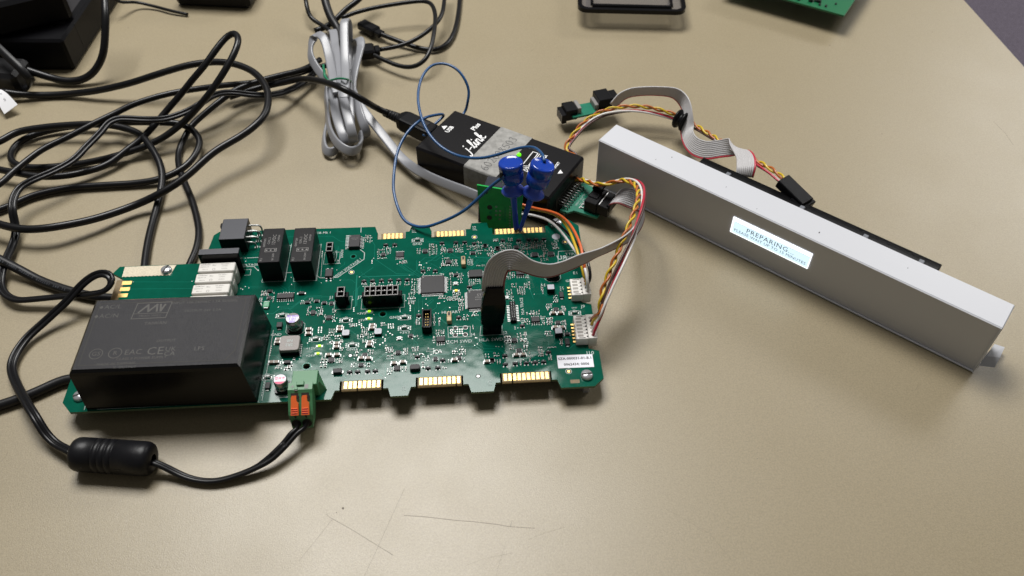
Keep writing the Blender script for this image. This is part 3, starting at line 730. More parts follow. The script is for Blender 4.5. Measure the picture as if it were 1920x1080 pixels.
for c, w_, d_, h in (((-8.9,16.4), 3.2, 3.2, .9), ((27.2,8.7), 3.3, 3.3, .9), ((48.0,13.7), 2.2, 2.6, .9), ((60.8,13.7), 2.6, 2.4, .9), ((78.8,11.0), 2.6, 2.4, .9), ((78.8,10.8), 2.6, 2.4, .9),
        ((94.1,16.6), 2.8, 2.8, .9), ((117.3,45.4), 2.6, 2.6, .9), ((117.5,35.4), 2.6, 2.6, .9), ((91.9,24.1), 2.8, 2.8, 1), ((27.5,19.3), 2.6, 2.6, 1.), ((9.2,18.8), 2.6, 2.6, .9), ((9.5,18.9) and (121.8,26.7), 2.8, 1.9, 1.),
        ((16.2,96.0), 2.6, 2.6, 1), ((41.8,97.5), 2.8, 3, 1), ((57.2,97.2), 2.8, 3, 1), ((71.0,94.2), 2.8, 2.2, 1), ((78.8,99.9), 2.4, 2.4, 1), ((86.1,97.0), 2.6, 2.8, 1), ((56.0,87.5), 3, 3, 1), ((97.9,97.4), 2.8, 2.8, 1), ((86.4,97.3), 2.8, 2.8, 1), ((78.6,100.1), 2.4, 2.4, 1),
        ((-12.6,47.2), 3.2, 2.8, 1), ((-22.0,51.5), 2.6, 3.2, 1), ((7.6,12.0), 2.6, 2.4, .9), ((-48.5,64.5), 2.4, 2.4, .9), ((-49.1,69.7), 2.6, 2, 1), ((60.4,76.3), 2.8, 2, 1), ((-26.1,59.6), 2.6, 2.0, 1), ((-16.3,58.6), 2.4, 2., 1), ((-20.8,60.3), 2.4, 2., 1), ((-12.0,58.0), 2., 2.4, 1), ((34.2,30.9), 2.2, 2.2, 1)):
    ic(c, w_, d_, h, side=3 if w_ <= 2.6 else 4, ends=0 if d_ < 2.2 else 3, pitch=.65, lead=.3, lw=.32, mark=False)
# diodes and larger moulded blocks
for c, w_, d_, h in (((-39.8,42.4), 3.0, 3.6, 2.0), ((-4.7,8.0), 4.6, 2.9, 2.0), ((121.2,20.7), 2.5, 4.2, 1.5), ((121.5,56.0), 2.5, 4.2, 1.5), ((-32.6,16.2), 3.6, 2.0, 1.2), ((-30.2,66.8), 3.4, 1.9, 1.2), ((-41.0,0.7), 2.5, 4.0, 1.6)):
    mb = MB(); mb.box((c[0], c[1], H + .1 + h / 2), (w_, d_, h), .15); o = part('diode', mb, 'chip_plastic', pcb); take(c, max(w_, 2), d_ + 1.6)
    tl = MB()
    for s_ in (-1, 1):
        if d_ > w_: tl.box((c[0], c[1] + s_ * (d_ / 2 + .35), H + .3), (w_ * .6, .9, .4))
        else: tl.box((c[0] + s_ * (w_ / 2 + .35), c[1], H + .3), (.9, d_ * .6, .4))
    part('terminal', tl, 'tin', o, stuff=True)
# cube inductors
for c in ((116.9,26.8), (115.6,60.2)):
    mb = MB(); mb.box((c[0], c[1], H + 1.9), (4.5, 4.2, 3.7), .3, mtop=1); part('inductor', mb, ['gloss_black', 'ind_light'], pcb); take(c, 5.4, 5.2)
# flat power inductors with pale rounded tops
def rounded(w_, d_, r, n=4):
    o = []
    for cx_, cy_, a0 in ((w_ / 2 - r, d_ / 2 - r, 0), (-w_ / 2 + r, d_ / 2 - r, 90), (-w_ / 2 + r, -d_ / 2 + r, 180), (w_ / 2 - r, -d_ / 2 + r, 270)):
        o += [(cx_ + r * math.cos(R(a0 + 90 * k / n)), cy_ + r * math.sin(R(a0 + 90 * k / n))) for k in range(n + 1)]
    return o
for c in ((-2.0,34.2), (16.0,34.1)):
    mb = MB(); mb.box((c[0], c[1], H + .8), (3.9, 3.9, 1.5), .2); mb.prism(rounded(4.0, 3.9, .8), H + 1.5, H + 2.1, 1, X=T(c[0], c[1], 0)); mb.text('22', 1.6, T(c[0], c[1], H + 2.14, R(180)), 2)
    part('inductor', mb, ['gloss_black', 'ind_light', 'silkscreen'], pcb); take(c, 4.6, 4.8)
c = (-31.7,26.3)
mb = MB(); mb.prism(rounded(10.6, 10.4, .4), H + .1, H + 3.2, 0, X=T(c[0], c[1], 0))
mb.hull8([(c[0] + p[0], c[1] + p[1], H + 3.2) for p in rounded(10.9, 10.7, 1.6)], [(c[0] + p[0], c[1] + p[1], H + 4.7) for p in rounded(10.7, 10.5, 1.6)], 1)
mb.hull8([(c[0] + p[0], c[1] + p[1], H + 4.7) for p in rounded(10.7, 10.5, 1.6)], [(c[0] + p[0], c[1] + p[1], H + 4.95) for p in rounded(10.2, 10.0, 1.4)], 1)
mb.text('2R2', 2.6, T(c[0], c[1] - 1.4, H + 5.0, R(180)), 2); mb.text('N0', 2.6, T(c[0], c[1] + 1.6, H + 5.0, R(180)), 2)
part('inductor', mb, ['gloss_black', 'ind_grey', 'silkscreen'], pcb, label='largest inductor, a square grey-brown block with rounded corners'); take(c, 12.5, 12.5)
mb = MB(); c = (37.0,7.7); mb.prism(rounded(5.6, 3.4, 1.2), H + .1, H + 2.0, X=T(c[0], c[1], 0)); mb.prism(rounded(5.2, 3.0, 1.1), H + 2.0, H + 2.5, X=T(c[0], c[1], 0)); part('crystal', mb, 'chip_plastic', pcb); take(c, 6.6, 5)
# electrolytic cans
def can(c, r, h, top, side_m, mark_m, txt, rot, a0):
    mb = MB(); mb.prism([(c[0] + p[0], c[1] + p[1]) for p in rounded(2 * r + .5, 2 * r + .5, 1.0)], H + .05, H + 1.4, 0)
    mb.lathe([(r * .98, 1.4), (r, 1.9), (r, 2.4), (r * .93, 2.8), (r * .93, 3.1), (r, 3.5), (r, h - .5), (r - .35, h - .1), (r - .5, h)], T(c[0], c[1], H), 32, 1)
    mb.disc((c[0], c[1], H + h), r - .45, 32, 2)
    k = 20; arc = [(c[0] + (r - .5) * math.cos(R(a0 - 62 + 124 * i / k)), c[1] + (r - .5) * math.sin(R(a0 - 62 + 124 * i / k)), H + h + .03) for i in range(k + 1)]
    mb.add(arc, [tuple(range(k + 1))], 3)
    for i, t in enumerate(txt): mb.text(t, r * .5, T(c[0] + .35 * r * math.cos(R(a0 + 180)) * .6, c[1] + .35 * r * math.sin(R(a0 + 180)) * .6, H + h + .06, rot) @ Matrix.Translation((0, r * (.5 - .5 * i), 0)), 4, 0, .03)
    part('capacitor', mb, ['gloss_black', side_m, top, mark_m, mark_m if mark_m == 'cap_pink' else 'cap_purple'], pcb); take(c, 2 * r + 2, 2 * r + 2)
    silk.poly_line([(c[0] + p[0], c[1] + p[1]) for p in rounded(2 * r + 2.2, 2 * r + 2.2, 2.2, 1)], .22, ZS, 0, True)
can((-31.0,40.8), 4.0, 9.0, 'alu', 'alu_side', 'chip_mark', ['82 PAV', '1 D1', '50V'], 0, 95)
can((-33.0,-0.8), 3.6, 8.2, 'alu', 'alu_side', 'cap_pink', ['K5', '33', '16'], R(90), 270)
can((117.9,72.3), 3.6, 7.6, 'alu', 'gloss_black', 'cap_purple', ['47', '50'], R(180), 90)
# silver test loops on outlined pads
clip = MB(); clip.tube(smooth([(-1.7, 0, .1), (-1.5, 0, .9), (-1.0, 0, 1.5), (1.0, 0, 1.5), (1.5, 0, .9), (1.7, 0, .1)], .4), .3, 6)
clip.box((0, 0, 1.35), (2.7, 1.3, .55), .2); clip.box((-1.4, 0, .5), (.4, 1.3, 1.2), .1); clip.box((1.4, 0, .5), (.4, 1.3, 1.2), .1)
clip_me = meshdata('test_point', clip, ['tin'])
for k, c in enumerate(((-39.5,50.5), (-2.9,44.9), (-18.8,31.9), (1.9,26.4), (30.4,44.8), (30.5,37.0), (-42.1,6.9), (37.0,107.6), (127.9,42.3))):
    place('test_point', clip_me, pcb, (c[0], c[1], H + .05), (.05, .03, .1, .02, .08, .04, .1, 0, .02)[k])
    silk.poly_line([(c[0] + p[0], c[1] + p[1]) for p in rounded(5.9, 3.4, .9)], .28, ZS, 0, True)
    pads.box((c[0] - 1.9, c[1], H + .05), (.9, 1.6, .04)); pads.box((c[0] + 1.9, c[1], H + .05), (.9, 1.6, .04)); take(c, 7.6, 4.6)
    for s_ in (-1, 1):
        for j in (-1, 0, 1): via((c[0] + s_ * 3.45, c[1] + j * 1.15), .3)
    silk.text(('TP%d' % (k + 3)), 1.0, T(c[0], c[1] + 2.35, ZS), 0)
# white SMD parts
for c in ((60.0,69.3), (89.5,56.3), (27.9,29.5)):
    mb = MB(); mb.box((c[0], c[1], H + .5), (2.2, 2.2, .9), .15); mb.disc((c[0], c[1], H + .97), .6, 12, 1); part('indicator', mb, ['print_white', 'silkscreen'], pcb); take(c, 3.4, 3.6)
    for a in range(4): pads.box((c[0] + (-1, 1, -1, 1)[a] * 1.2, c[1] + (-1, -1, 1, 1)[a] * .8, H + .1), (.8, .6, .15))
# lit indicator lights
for c, k in (((10.1,50.5), 'led_green'), ((10.1,45.1), 'led_green'), ((-16.2,26.8), 'led_green'), ((-16.5,21.5), 'led_green'), ((60.2,63.6), 'led_yellow')):
    mb = MB(); mb.box((c[0], c[1], H + .55), (1.7, 1.25, .8), .2, m=0)
    part('led', mb, [k], pcb, label='lit %s indicator light' % k[4:]); take(c, 3.4, 2)
    for s_ in (-1, 1): pads.box((c[0] + s_ * 1.35, c[1], H + .15), (.8, 1.0, .2)); silk.rect(c, (3.9, 1.9), .18, ZS)
mb = MB(); c = (-49.4,58.7); mb.box((c[0], c[1], H + .8), (3.4, 4.2, 1.5), .2, m=0); mb.box((c[0], c[1] + 2.2, H + .6), (3.2, .7, 1.2), .1, m=1); mb.box((c[0], c[1] - 2.3, H + .6), (2.6, .9, 1.2), .1, m=1); mb.text('LF', 1.6, T(c[0], c[1], H + 1.58), 2); part('fuse', mb, ['fuse_green', 'tin', 'silkscreen'], pcb); take(c, 5, 7)
# three-legged transistors
sot = MB(); sot.box((0, 0, .62), (2.9, 1.35, 1.0), .18)
sot_me = meshdata('transistor', sot, ['chip_plastic'])
sl_ = MB()
for x, y in ((-.95, -1), (.95, -1), (0, 1)): sl_.box((x, y * 1.0, .2), (.42, .75, .22)); sl_.box((x, y * 1.25, .06), (.7, .8, .04))
sl_me = meshdata('pin_row', sl_, ['pin_tin'])
for c in [(1.7,7.6),(6.0,7.5),(11.4,7.5),(15.5,7.5),(44.0,7.6),(49.3,7.6),(38.1,15.9),(51.9,12.6),(86.0,13.6),(85.9,7.6),(91.3,7.9),(97.4,7.9),(102.3,8.0),(106.9,8.1),(110.1,14.5),(17.5,104.4),(23.0,104.2),(52.1,103.9),(60.7,103.8),(66.2,103.8),(89.8,103.9),(72.0,102.3),(90.1,103.9),(99.6,103.5),(106.1,103.7),(110.5,103.5),(115.4,103.6),(5.7,74.4),(10.8,74.4),(16.1,74.3),(21.3,74.2),(26.3,74.1),(31.3,74.0),(40.7,80.8),(47.9,80.4),(97.1,34.5),(116.0,31.9),(68.0,66.1),(38.5,45.6),(61.3,42.7)]:
    if free(c, 2, 1):
        o = place('transistor', sot_me, pcb, (c[0], c[1], H)); l_ = bpy.data.objects.new('pin_row', sl_me); COL.objects.link(l_); l_.parent = o; l_['kind'] = 'stuff'; take(c, 3.2, 3.2)
# bigger ceramic capacitors
for q in [(-5.8,39.4),(-5.8,37.3),(12.5,39.6),(12.3,37.5),(-6.6,27.6),(-6.6,25.1),(11.7,27.4),(11.4,25.4),(-5.9,19.6),(-39.3,32.4),(-39.5,30.2),(-23.2,38.8),(-23.0,35.7),(30.3,12.4),(96.1,13.5),(92.4,13.5),(115.5,42.5),(119.6,42.4),(115.6,31.8),(119.5,31.6),(7.6,16.4),(11.4,16.1),(-41.0,16.5),(-38.4,16.4),(58.5,12.2),(25.6,11.8),(76.1,9.9),(-10.5,19.8)]:
    if 'cap_me' not in globals():
        mb = MB(); mb.box((0, 0, .85), (1.9, 1.75, 1.45), .12); cap_me = meshdata('ceramic_capacitor', mb, ['ceramic_tan'])
        mb = MB()
        for s_ in (-1, 1): mb.box((s_ * 1.3, 0, .85), (.72, 1.8, 1.5), .12); mb.box((s_ * 1.5, 0, .1), (1.3, 2.0, .12))
        capt_me = meshdata('terminal', mb, ['tin'])
    o = place('ceramic_capacitor', cap_me, pcb, (q[0], q[1], H)); t_ = bpy.data.objects.new('terminal', capt_me); COL.objects.link(t_); t_.parent = o; t_['kind'] = 'stuff'; take(q, 4.4, 2.2)

# white push-in wire terminals J9, J10
def terminal(x0, x1, y0, y1, n, name='wire_terminal'):
    mb = MB(); xm = x0 + (x1 - x0) * .58
    mb.box(((x0 + xm) / 2, (y0 + y1) / 2, H + 2.9), (xm - x0, y1 - y0, 5.6), .2); mb.box(((xm + x1) / 2 + .1, (y0 + y1) / 2 + .3, H + 2.2), (x1 - xm, y1 - y0 + .4, 7.4), .25)
    o = part(name, mb, ['white_conn'], pcb); take(((x0 + x1) / 2, (y0 + y1) / 2), x1 - x0 + 2.4, y1 - y0 + 1)
    p_ = (y1 - y0 - 2.2) / n
    rc = MB(); hl = MB(); ft = MB()
    for k in range(n):
        y = y0 + 1.1 + p_ * (k + .5)
        rc.box((x0 + 2.6, y, H + 5.72), (3.1, p_ * .62, .06)); rc.box((xm - .4, y - p_ * .3, H + 5.73), (.9, .9, .06), m=1)
        rc.line((x0 + 4.6, y + p_ * .5), (xm - .2, y + p_ * .5), .2, H + 5.74, 1)
        hl.disc(((xm + x1) / 2 + .2, y, H + 5.93), min(1.05, p_ * .4), 14)
        ft.box((x0 - .6, y, H + .5), (1.8, 1.2, .5), .1)
    for y in (y0 + .75, y1 - .75): rc.box((x0 + 3.4, y, H + 5.72), (3.6, .4, .06), m=1)
    part('wire_slot', rc, ['conn_slot', 'dark_slot'], o, stuff=True, flat=True); part('wire_hole', hl, 'conn_slot', o, stuff=True, flat=True); part('contact', ft, 'gold', o, stuff=True)
    return (xm + x1) / 2 + .2, [y0 + 1.1 + p_ * (k + .5) for k in range(n)]
J9 = terminal(127.0, 138.1, 51.2, 64.0, 4)
J10 = terminal(125.9, 137.4, 18.6, 35.6, 6)

# sticker with the part number
st = thing('part_label', 'white sticker printed SZA-000031-01-B.1 at the corner of the green board', 'label', (124.4, 7.7, H + .02))
sx, sy = (124.3,7.7)
mb = MB(); mb.box((sx, sy, H + .11), (19.6, 8.8, .12), 0, rz=-.01); part('paper', mb, 'sticker', st)
mb = MB(); mb.text('SZA-000031-01-B.1', 2.25, T(sx, sy + 1.9, H + .2, -.01), 0, 0, .03, 1.03); mb.text('0062434: 0006', 2.25, T(sx + .4, sy - 2.1, H + .2, -.01), 0, 0, .03, 1.03); part('print', mb, 'ink', st, stuff=True, flat=True)
take((sx, sy), 21, 10)
# masking tape on the side tongue
tp = thing('masking_tape', 'strip of beige masking tape on the narrow tongue of the green board', 'tape', (-125, 91, H))
a = [(-138.8,95.3),(-108.2,95.1),(-110.3,86.8),(-138.5,86.9)]
mb = MB(); n = 26; top_ = [(a[0][0] + (a[1][0] - a[0][0]) * k / n, a[0][1] + (a[1][1] - a[0][1]) * k / n) for k in range(n + 1)]
bot_ = [(a[3][0] + (a[2][0] - a[3][0]) * k / n, a[3][1] + (a[2][1] - a[3][1]) * k / n + (.22 if k % 2 else -.22)) for k in range(n + 1)]
mb.prism(bot_ + top_[::-1], H + .03, H + .2); part('strip', mb, 'masking_tape', tp)

# ---- fields of small chip resistors and capacitors
res = MB(); solder = pads
def chip(c, rz, kind):
    X = T(c[0], c[1], H, rz); L, W = (.92, .52) if kind < 3 else (1.25, .75)
    hh = .4 if kind % 2 else .62
    if kind != 9: res.box((0, 0, hh / 2 + .05), (L * .62, W, hh), m=1 if kind % 2 else 2, X=X)
    for s_ in (-1, 1):
        res.box((s_ * L * .41, 0, hh / 2 + .06), (L * .20, W * 1.03, hh + .02), m=0, X=X)
        res.box((s_ * L * .60, 0, .06), (L * .24, W * 1.1, .1), m=0, X=X)
CL = [(6.1,111.0,4.1,6.9),(15.6,96.9,6.1,8.8),(19.6,99.3,3.1,6.0),(28.2,89.2,4.8,2.7),(37.8,98.2,3.2,5.2),(45.4,99.0,3.2,9.9),(47.9,98.8,3.3,9.9),(53.0,98.0,3.3,5.2),(60.5,100.0,3.5,9.1),(63.7,98.6,3.4,6.7),(70.0,98.9,6.1,4.3),(74.4,99.4,5.3,8.3),(79.8,97.2,6.7,4.2),(83.0,95.0,6.4,8.9),(89.2,97.8,3.8,9.8),(93.0,98.3,4.9,7.5),(54.0,87.7,4.9,7.2),(59.5,86.6,3.9,5.8),(74.5,94.4,3.4,4.4),(44.1,82.3,2.6,3.6),(6.1,72.2,3.4,4.8),(10.8,72.3,3.4,4.8),(16.1,72.3,3.5,4.8),(21.2,72.2,3.5,4.8),(26.2,72.4,3.5,4.8),(31.2,72.1,3.5,5.6),(35.8,69.0,4.6,11.8),(34.1,59.2,4.0,8.8),(56.2,69.9,3.3,12.0),(62.4,72.3,3.3,6.3),(57.4,76.3,2.8,4.2),(63.0,76.0,2.7,3.5),(75.5,83.3,4.9,2.7),(77.9,76.5,2.4,6.5),(71.3,70.4,7.6,5.4),(60.5,61.1,4.7,3.2),(52.2,59.1,4.7,3.2),(58.0,57.7,6.3,3.8),(62.8,53.3,3.3,10.8),(65.2,81.8,3.3,2.7),(28.6,93.8,1.5,4.5),(85.7,104.7,3.5,2.9),(94.5,104.5,3.5,3.0),(93.7,98.3,3.7,6.8),(100.7,97.1,4.6,9.8),(103.3,95.4,4.0,10.6),(107.5,99.8,3.4,8.4),(111.3,99.6,3.5,8.4),(114.7,99.4,3.7,10.0),(115.8,93.1,3.7,5.2),(121.7,97.4,3.9,6.0),(89.0,95.5,2.5,6.8),(72.3,102.0,5.7,5.1),(75.5,97.8,4.5,3.6),(114.2,87.8,5.4,5.8),(90.6,74.3,5.2,7.0),(93.8,74.2,3.5,4.9),(102.2,73.6,3.6,5.6),(94.5,65.8,3.5,4.1),(102.2,65.7,4.0,4.7),(98.2,61.6,5.2,6.8),(91.3,60.6,3.9,4.7),(92.1,55.7,3.4,3.9),(111.7,62.2,3.5,9.0),(117.9,53.8,2.7,6.1),(118.2,61.8,2.4,2.7),(122.4,61.9,2.6,4.2),(-51.8,68.7,4.9,5.3),(-52.2,60.4,3.4,5.3),(-53.4,65.2,2.5,4.0),(-47.2,69.8,2.1,4.1),(-46.7,64.8,2.1,8.3),(-24.4,53.1,2.4,7.3),(-19.8,52.2,2.3,8.0),(-17.4,53.4,2.3,8.0),(-10.1,52.3,2.8,3.2),(-15.2,47.2,1.9,7.2),(-9.7,46.9,2.5,6.5),(-29.2,60.3,2.2,4.0),(-24.2,62.1,2.9,2.6),(0.6,41.0,3.3,2.5),(-10.3,36.1,4.0,5.6),(-12.5,32.7,4.6,4.2),(-6.6,32.6,3.2,3.6),(8.1,36.0,3.6,6.9),(5.8,32.2,4.2,4.2),(11.7,32.5,3.8,3.7),(-10.2,29.4,2.7,3.7),(-4.3,29.0,2.1,3.7),(8.4,28.8,2.7,3.6),(13.9,28.5,2.8,3.6),(-35.5,19.0,2.6,2.3),(-36.8,13.6,3.9,3.4),(-31.5,13.3,4.6,5.2),(-29.2,18.6,2.6,2.3),(-13.4,19.5,2.1,3.6),(-12.9,14.6,3.8,6.4),(-4.3,15.9,4.1,4.0),(5.9,21.8,4.2,3.5),(12.3,20.8,3.7,3.5),(4.2,17.9,2.7,3.5),(3.6,12.4,3.6,3.4),(10.8,11.9,3.7,3.4),(22.5,21.6,4.7,4.1),(23.2,16.6,4.2,3.5),(31.4,19.9,3.4,4.8),(36.8,21.4,3.9,3.5),(18.4,40.8,2.9,3.1),(37.1,30.6,3.0,2.4),(-4.0,23.9,2.8,2.4),(13.6,24.4,2.4,2.4),(22.9,20.4,3.1,7.2),(31.4,19.9,3.3,5.4),(25.1,17.8,1.8,3.6),(36.5,21.1,2.8,3.6),(35.3,16.6,2.9,3.5),(40.8,16.9,2.9,3.5),(43.2,14.8,2.9,4.1),(45.6,20.2,4.4,3.5),(48.0,18.9,2.9,3.5),(50.5,19.3,2.5,3.0),(58.8,17.6,3.4,2.9),(63.2,17.9,3.6,4.8),(63.1,12.3,3.0,3.5),(76.3,14.6,3.1,3.5),(76.2,12.2,3.0,3.5),(81.5,14.9,3.6,3.5),(82.5,9.9,3.1,3.5),(23.3,7.0,3.6,5.1),(31.0,7.7,3.3,3.4),(33.5,8.8,1.9,2.9),(41.2,10.1,2.3,4.7),(52.8,7.5,2.9,2.2),(54.3,12.3,2.9,3.4),(38.0,42.7,2.9,7.8),(47.3,42.1,2.0,9.2),(50.1,40.6,2.0,5.8),(58.7,41.3,2.6,3.1),(65.3,43.0,4.2,5.1),(50.5,32.6,5.5,3.5),(54.8,26.6,2.1,6.3),(47.0,27.1,1.9,5.0),(69.2,35.4,2.1,3.8),(70.5,45.3,3.2,3.9),(94.8,26.8,3.3,4.9),(97.3,26.6,4.0,6.8),(98.5,22.1,2.9,5.5),(88.2,24.9,3.3,5.6),(90.3,19.4,3.2,4.2),(97.1,17.7,3.8,4.2),(99.8,13.2,2.3,4.8),(105.8,15.3,3.0,7.3),(110.6,11.3,2.4,4.8),(93.8,8.7,2.6,3.5),(99.9,8.9,2.2,3.6),(104.5,8.7,2.2,3.5),(113.8,47.8,4.1,5.2),(121.8,46.2,3.0,3.9),(113.0,37.0,3.6,5.7),(121.0,35.2,2.9,3.7),(105.2,43.9,5.9,3.0),(108.8,37.7,2.7,7.1),(100.8,37.5,2.4,5.1),(111.3,28.0,3.9,4.3),(121.2,28.4,3.3,3.1),(118.0,21.2,2.6,5.6),(98.0,37.7,2.9,5.1),(93.7,33.3,3.2,1.8),(101.1,43.5,2.3,2.5),(112.5,18.0,5.1,1.6)]
rc_ = random.Random(11); desig = 0
for cx, cy, cw, ch in CL:
    nx = max(1, round(cw / 1.75)); ny = max(1, round(ch / 1.45)); rz0 = rc_.choice((0, math.pi / 2))
    if rz0: nx, ny = max(1, round(cw / 1.35)), max(1, round(ch / 1.85))
    for i in range(nx):
        for j in range(ny):
            x = cx - cw / 2 + cw * (i + .5) / nx + rc_.uniform(-.15, .15); y = cy - ch / 2 + ch * (j + .5) / ny + rc_.uniform(-.15, .15)
            u = rc_.random(); rz = rz0 if rc_.random() < .8 else math.pi / 2 - rz0
            w_, d_ = (1.5, .7) if rz == 0 else (.7, 1.5)
            if u < .20 or not free((x, y), w_, d_): 
                if free((x, y), .9, .9): via((x, y), rc_.uniform(.22, .34))
                continue
            if u < .31: silk.text(rc_.choice('RCDQL') + str(rc_.randint(10, 299)), 1.15, T(x, y, ZS, rz), 0, 0, .02); take((x, y), w_, d_); continue
            chip((x, y), rz, rc_.choice((1, 1, 1, 2, 2, 2, 3, 4))); take((x, y), w_, d_)
part('chip_component', res, ['tin', 'chip_plastic', 'ceramic_tan'], pcb, stuff=True)
# stitching vias
for pts in ([(9.6,91.9),(9.6,90.7),(9.7,89.5)], [(1.0,54.0),(1.0,52.8),(1.1,51.6)], [(-17.9,40.4),(-16.3,40.5),(-17.9,39.3),(-16.2,39.3),(-17.8,38.1),(-16.2,38.0),(-17.7,36.8),(-16.2,36.9)], [(-26.1,28.4),(-26.1,27.1),(-26.1,25.9),(-26.0,24.6),(-26.0,23.4),(-26.0,22.1),(-25.9,20.6)], [(-42.9,28.5),(-42.9,26.9),(-42.9,25.3),(-43.0,23.8),(-43.0,22.1)],
            [(4.7,43.0),(6.0,41.6),(4.8,41.3),(6.1,40.3),(3.2,41.8),(3.3,40.4)], [(21.4,40.5),(22.6,40.4),(24.0,40.4),(21.4,39.1),(22.7,38.9),(24.1,38.9),(21.5,37.8),(23.0,37.6),(24.2,37.7)], [(21.3,35.1),(22.5,33.7),(23.8,32.6),(18.6,31.2),(19.9,29.8),(19.9,28.4),(18.7,27.1),(17.2,25.9)],
            [(27.6,51.7),(27.6,50.6),(27.7,49.6),(33.4,54.0),(33.5,52.7),(33.5,51.3),(33.5,50.0)], [(38.5,86.7),(39.3,86.2),(49.4,54.5),(50.4,54.7),(56.3,50.9)], [(-44.9,102.1),(-44.1,99.7),(-43.5,97.4),(-44.7,95.9)], [(-24.0,101.6),(-23.9,100.0),(-23.9,98.5),(-23.8,96.9),(-21.3,101.4),(-21.3,99.9),(-21.3,98.3),(-21.3,96.8)], [(-44.1,102.0),(-44.0,100.1),(-43.9,98.2),(-43.8,96.3)], [(-65.3,72.6),(-58.3,87.8),(-66.4,73.4),(-67.5,98.5)]):
    for c in pts: via(c, .38)
for c in [(-11.5,-3.3),(-12.2,-4.4),(-13.2,-5.2)]: via(c, .75)
part('solder_pad', pads, ['tin', 'dark_slot'], pcb, stuff=True, flat=True)
part('silkscreen', silk, 'silkscreen', pcb, stuff=True, flat=True)

# green pluggable terminal: header on the board
mb = MB(); mb.box((-19.5, -2.2, H + 5.4), (13.2, 9.4, 10.6), .3); mb.hull8([(-12.85, -6.5, H + .1), (-9.6, -3, H + .1), (-12.85, 2.0, H + .1)], [(-12.85, -6.5, H + 8), (-12.6, -3, H + 8), (-12.85, 2.0, H + 8)])
part('terminal_header', mb, 'terminal_green', pcb)
# ------------------------------------------------------------------ pluggable terminal, its wires and the ferrite cable
tg = thing('terminal_plug', 'green two-way terminal plug with orange levers at the front edge of the board', 'connector', (-20.5, -16, 8))
mb = MB(); prof = [(-7.2, 9), (-7.2, 24.8), (-11.6, 24.6), (-13.2, 23.0), (-20.2, 17.6), (-21.6, 16.2), (-24.2, 8.2), (-17, 6.2)]
n = len(prof); xa, xb = -26.8, -14.4
v = [(xa + (.9 if q[1] < 12 else 0), *q) for q in prof] + [(xb - (.9 if q[1] < 12 else 0), *q) for q in prof]
mb.add(v, [tuple(range(n)), tuple(range(2 * n - 1, n - 1, -1))] + [(i, (i + 1) % n, n + (i + 1) % n, n + i) for i in range(n)])
mb.box((-20.6, -8.2, 25.3), (3.8, 2.6, 1.2), .15); mb.box((-22.6, -11.0, 24.9), (1.6, 1.6, .5), .1)
part('body', mb, 'terminal_green', tg)
mb = MB(); mb.text('+', 4.4, T(-24.6, -9.9, 24.75)); mb.box((-17.4, -9.8, 24.74), (1.9, 2.6, .08)); mb.box((-22.6, -11.9, 24.5), (1.6, .6, .5)); part('polarity_mark', mb, 'chip_mark', tg, stuff=True, flat=True)
sl_v = Vector((0, -20.2 + 13.2, 17.6 - 23.0)).normalized(); nrm = Vector((0, -sl_v.z, sl_v.y)); nrm = nrm if nrm.z > 0 else -nrm
for cx in (-23.4, -18.0):
    X = frame((cx, -13.0, 23.15), (1, 0, 0), (0, -sl_v.y, -sl_v.z))
    mb = MB(); mb.box((0, -1.2, .05), (3.9, 3.0, .1), X=X); mb.box((-1.5 + 3.4, -2.6, .1), (.9, 2.8, .12), X=X); part('recess', mb, 'dark_slot', tg)
    mb = MB(); pl = [(-1.6, -2), (-1.2, -1.0), (1.0, -1.0), (1.1, -4.0), (2.0, -5.0), (2.0, -11.0), (-1.9, -11.0)]
    mb.prism(pl, .1, 1.5, 0, X=X)
    for k in range(3): mb.box((0, -7.6 - k * 1.1, 1.55), (3.2, .35, .5), .1, m=0, X=X); mb.box((0, -8.1 - k * 1.1, 1.51), (3.2, .3, .06), m=1, X=X)
    part('lever', mb, ['lever_orange', 'cap_pink'], tg)
    mb = MB(); Xf = frame((cx, -23.2, 11.4), (1, 0, 0), (0, 2.6, 8.0)); mb.lathe([(0, .06), (2.25, .06)], Xf @ Matrix.Translation((0, 0, 0)), 20, 0); mb.lathe([(2.25, .06), (2.5, .3), (2.25, .0)], Xf, 20, 0); part('wire_hole', mb, 'dark_slot', tg)
    mb = MB(); mb.box((cx, -21.9, 15.6), (.9, .6, 2.6), .1); part('slit', mb, 'dark_slot', tg)

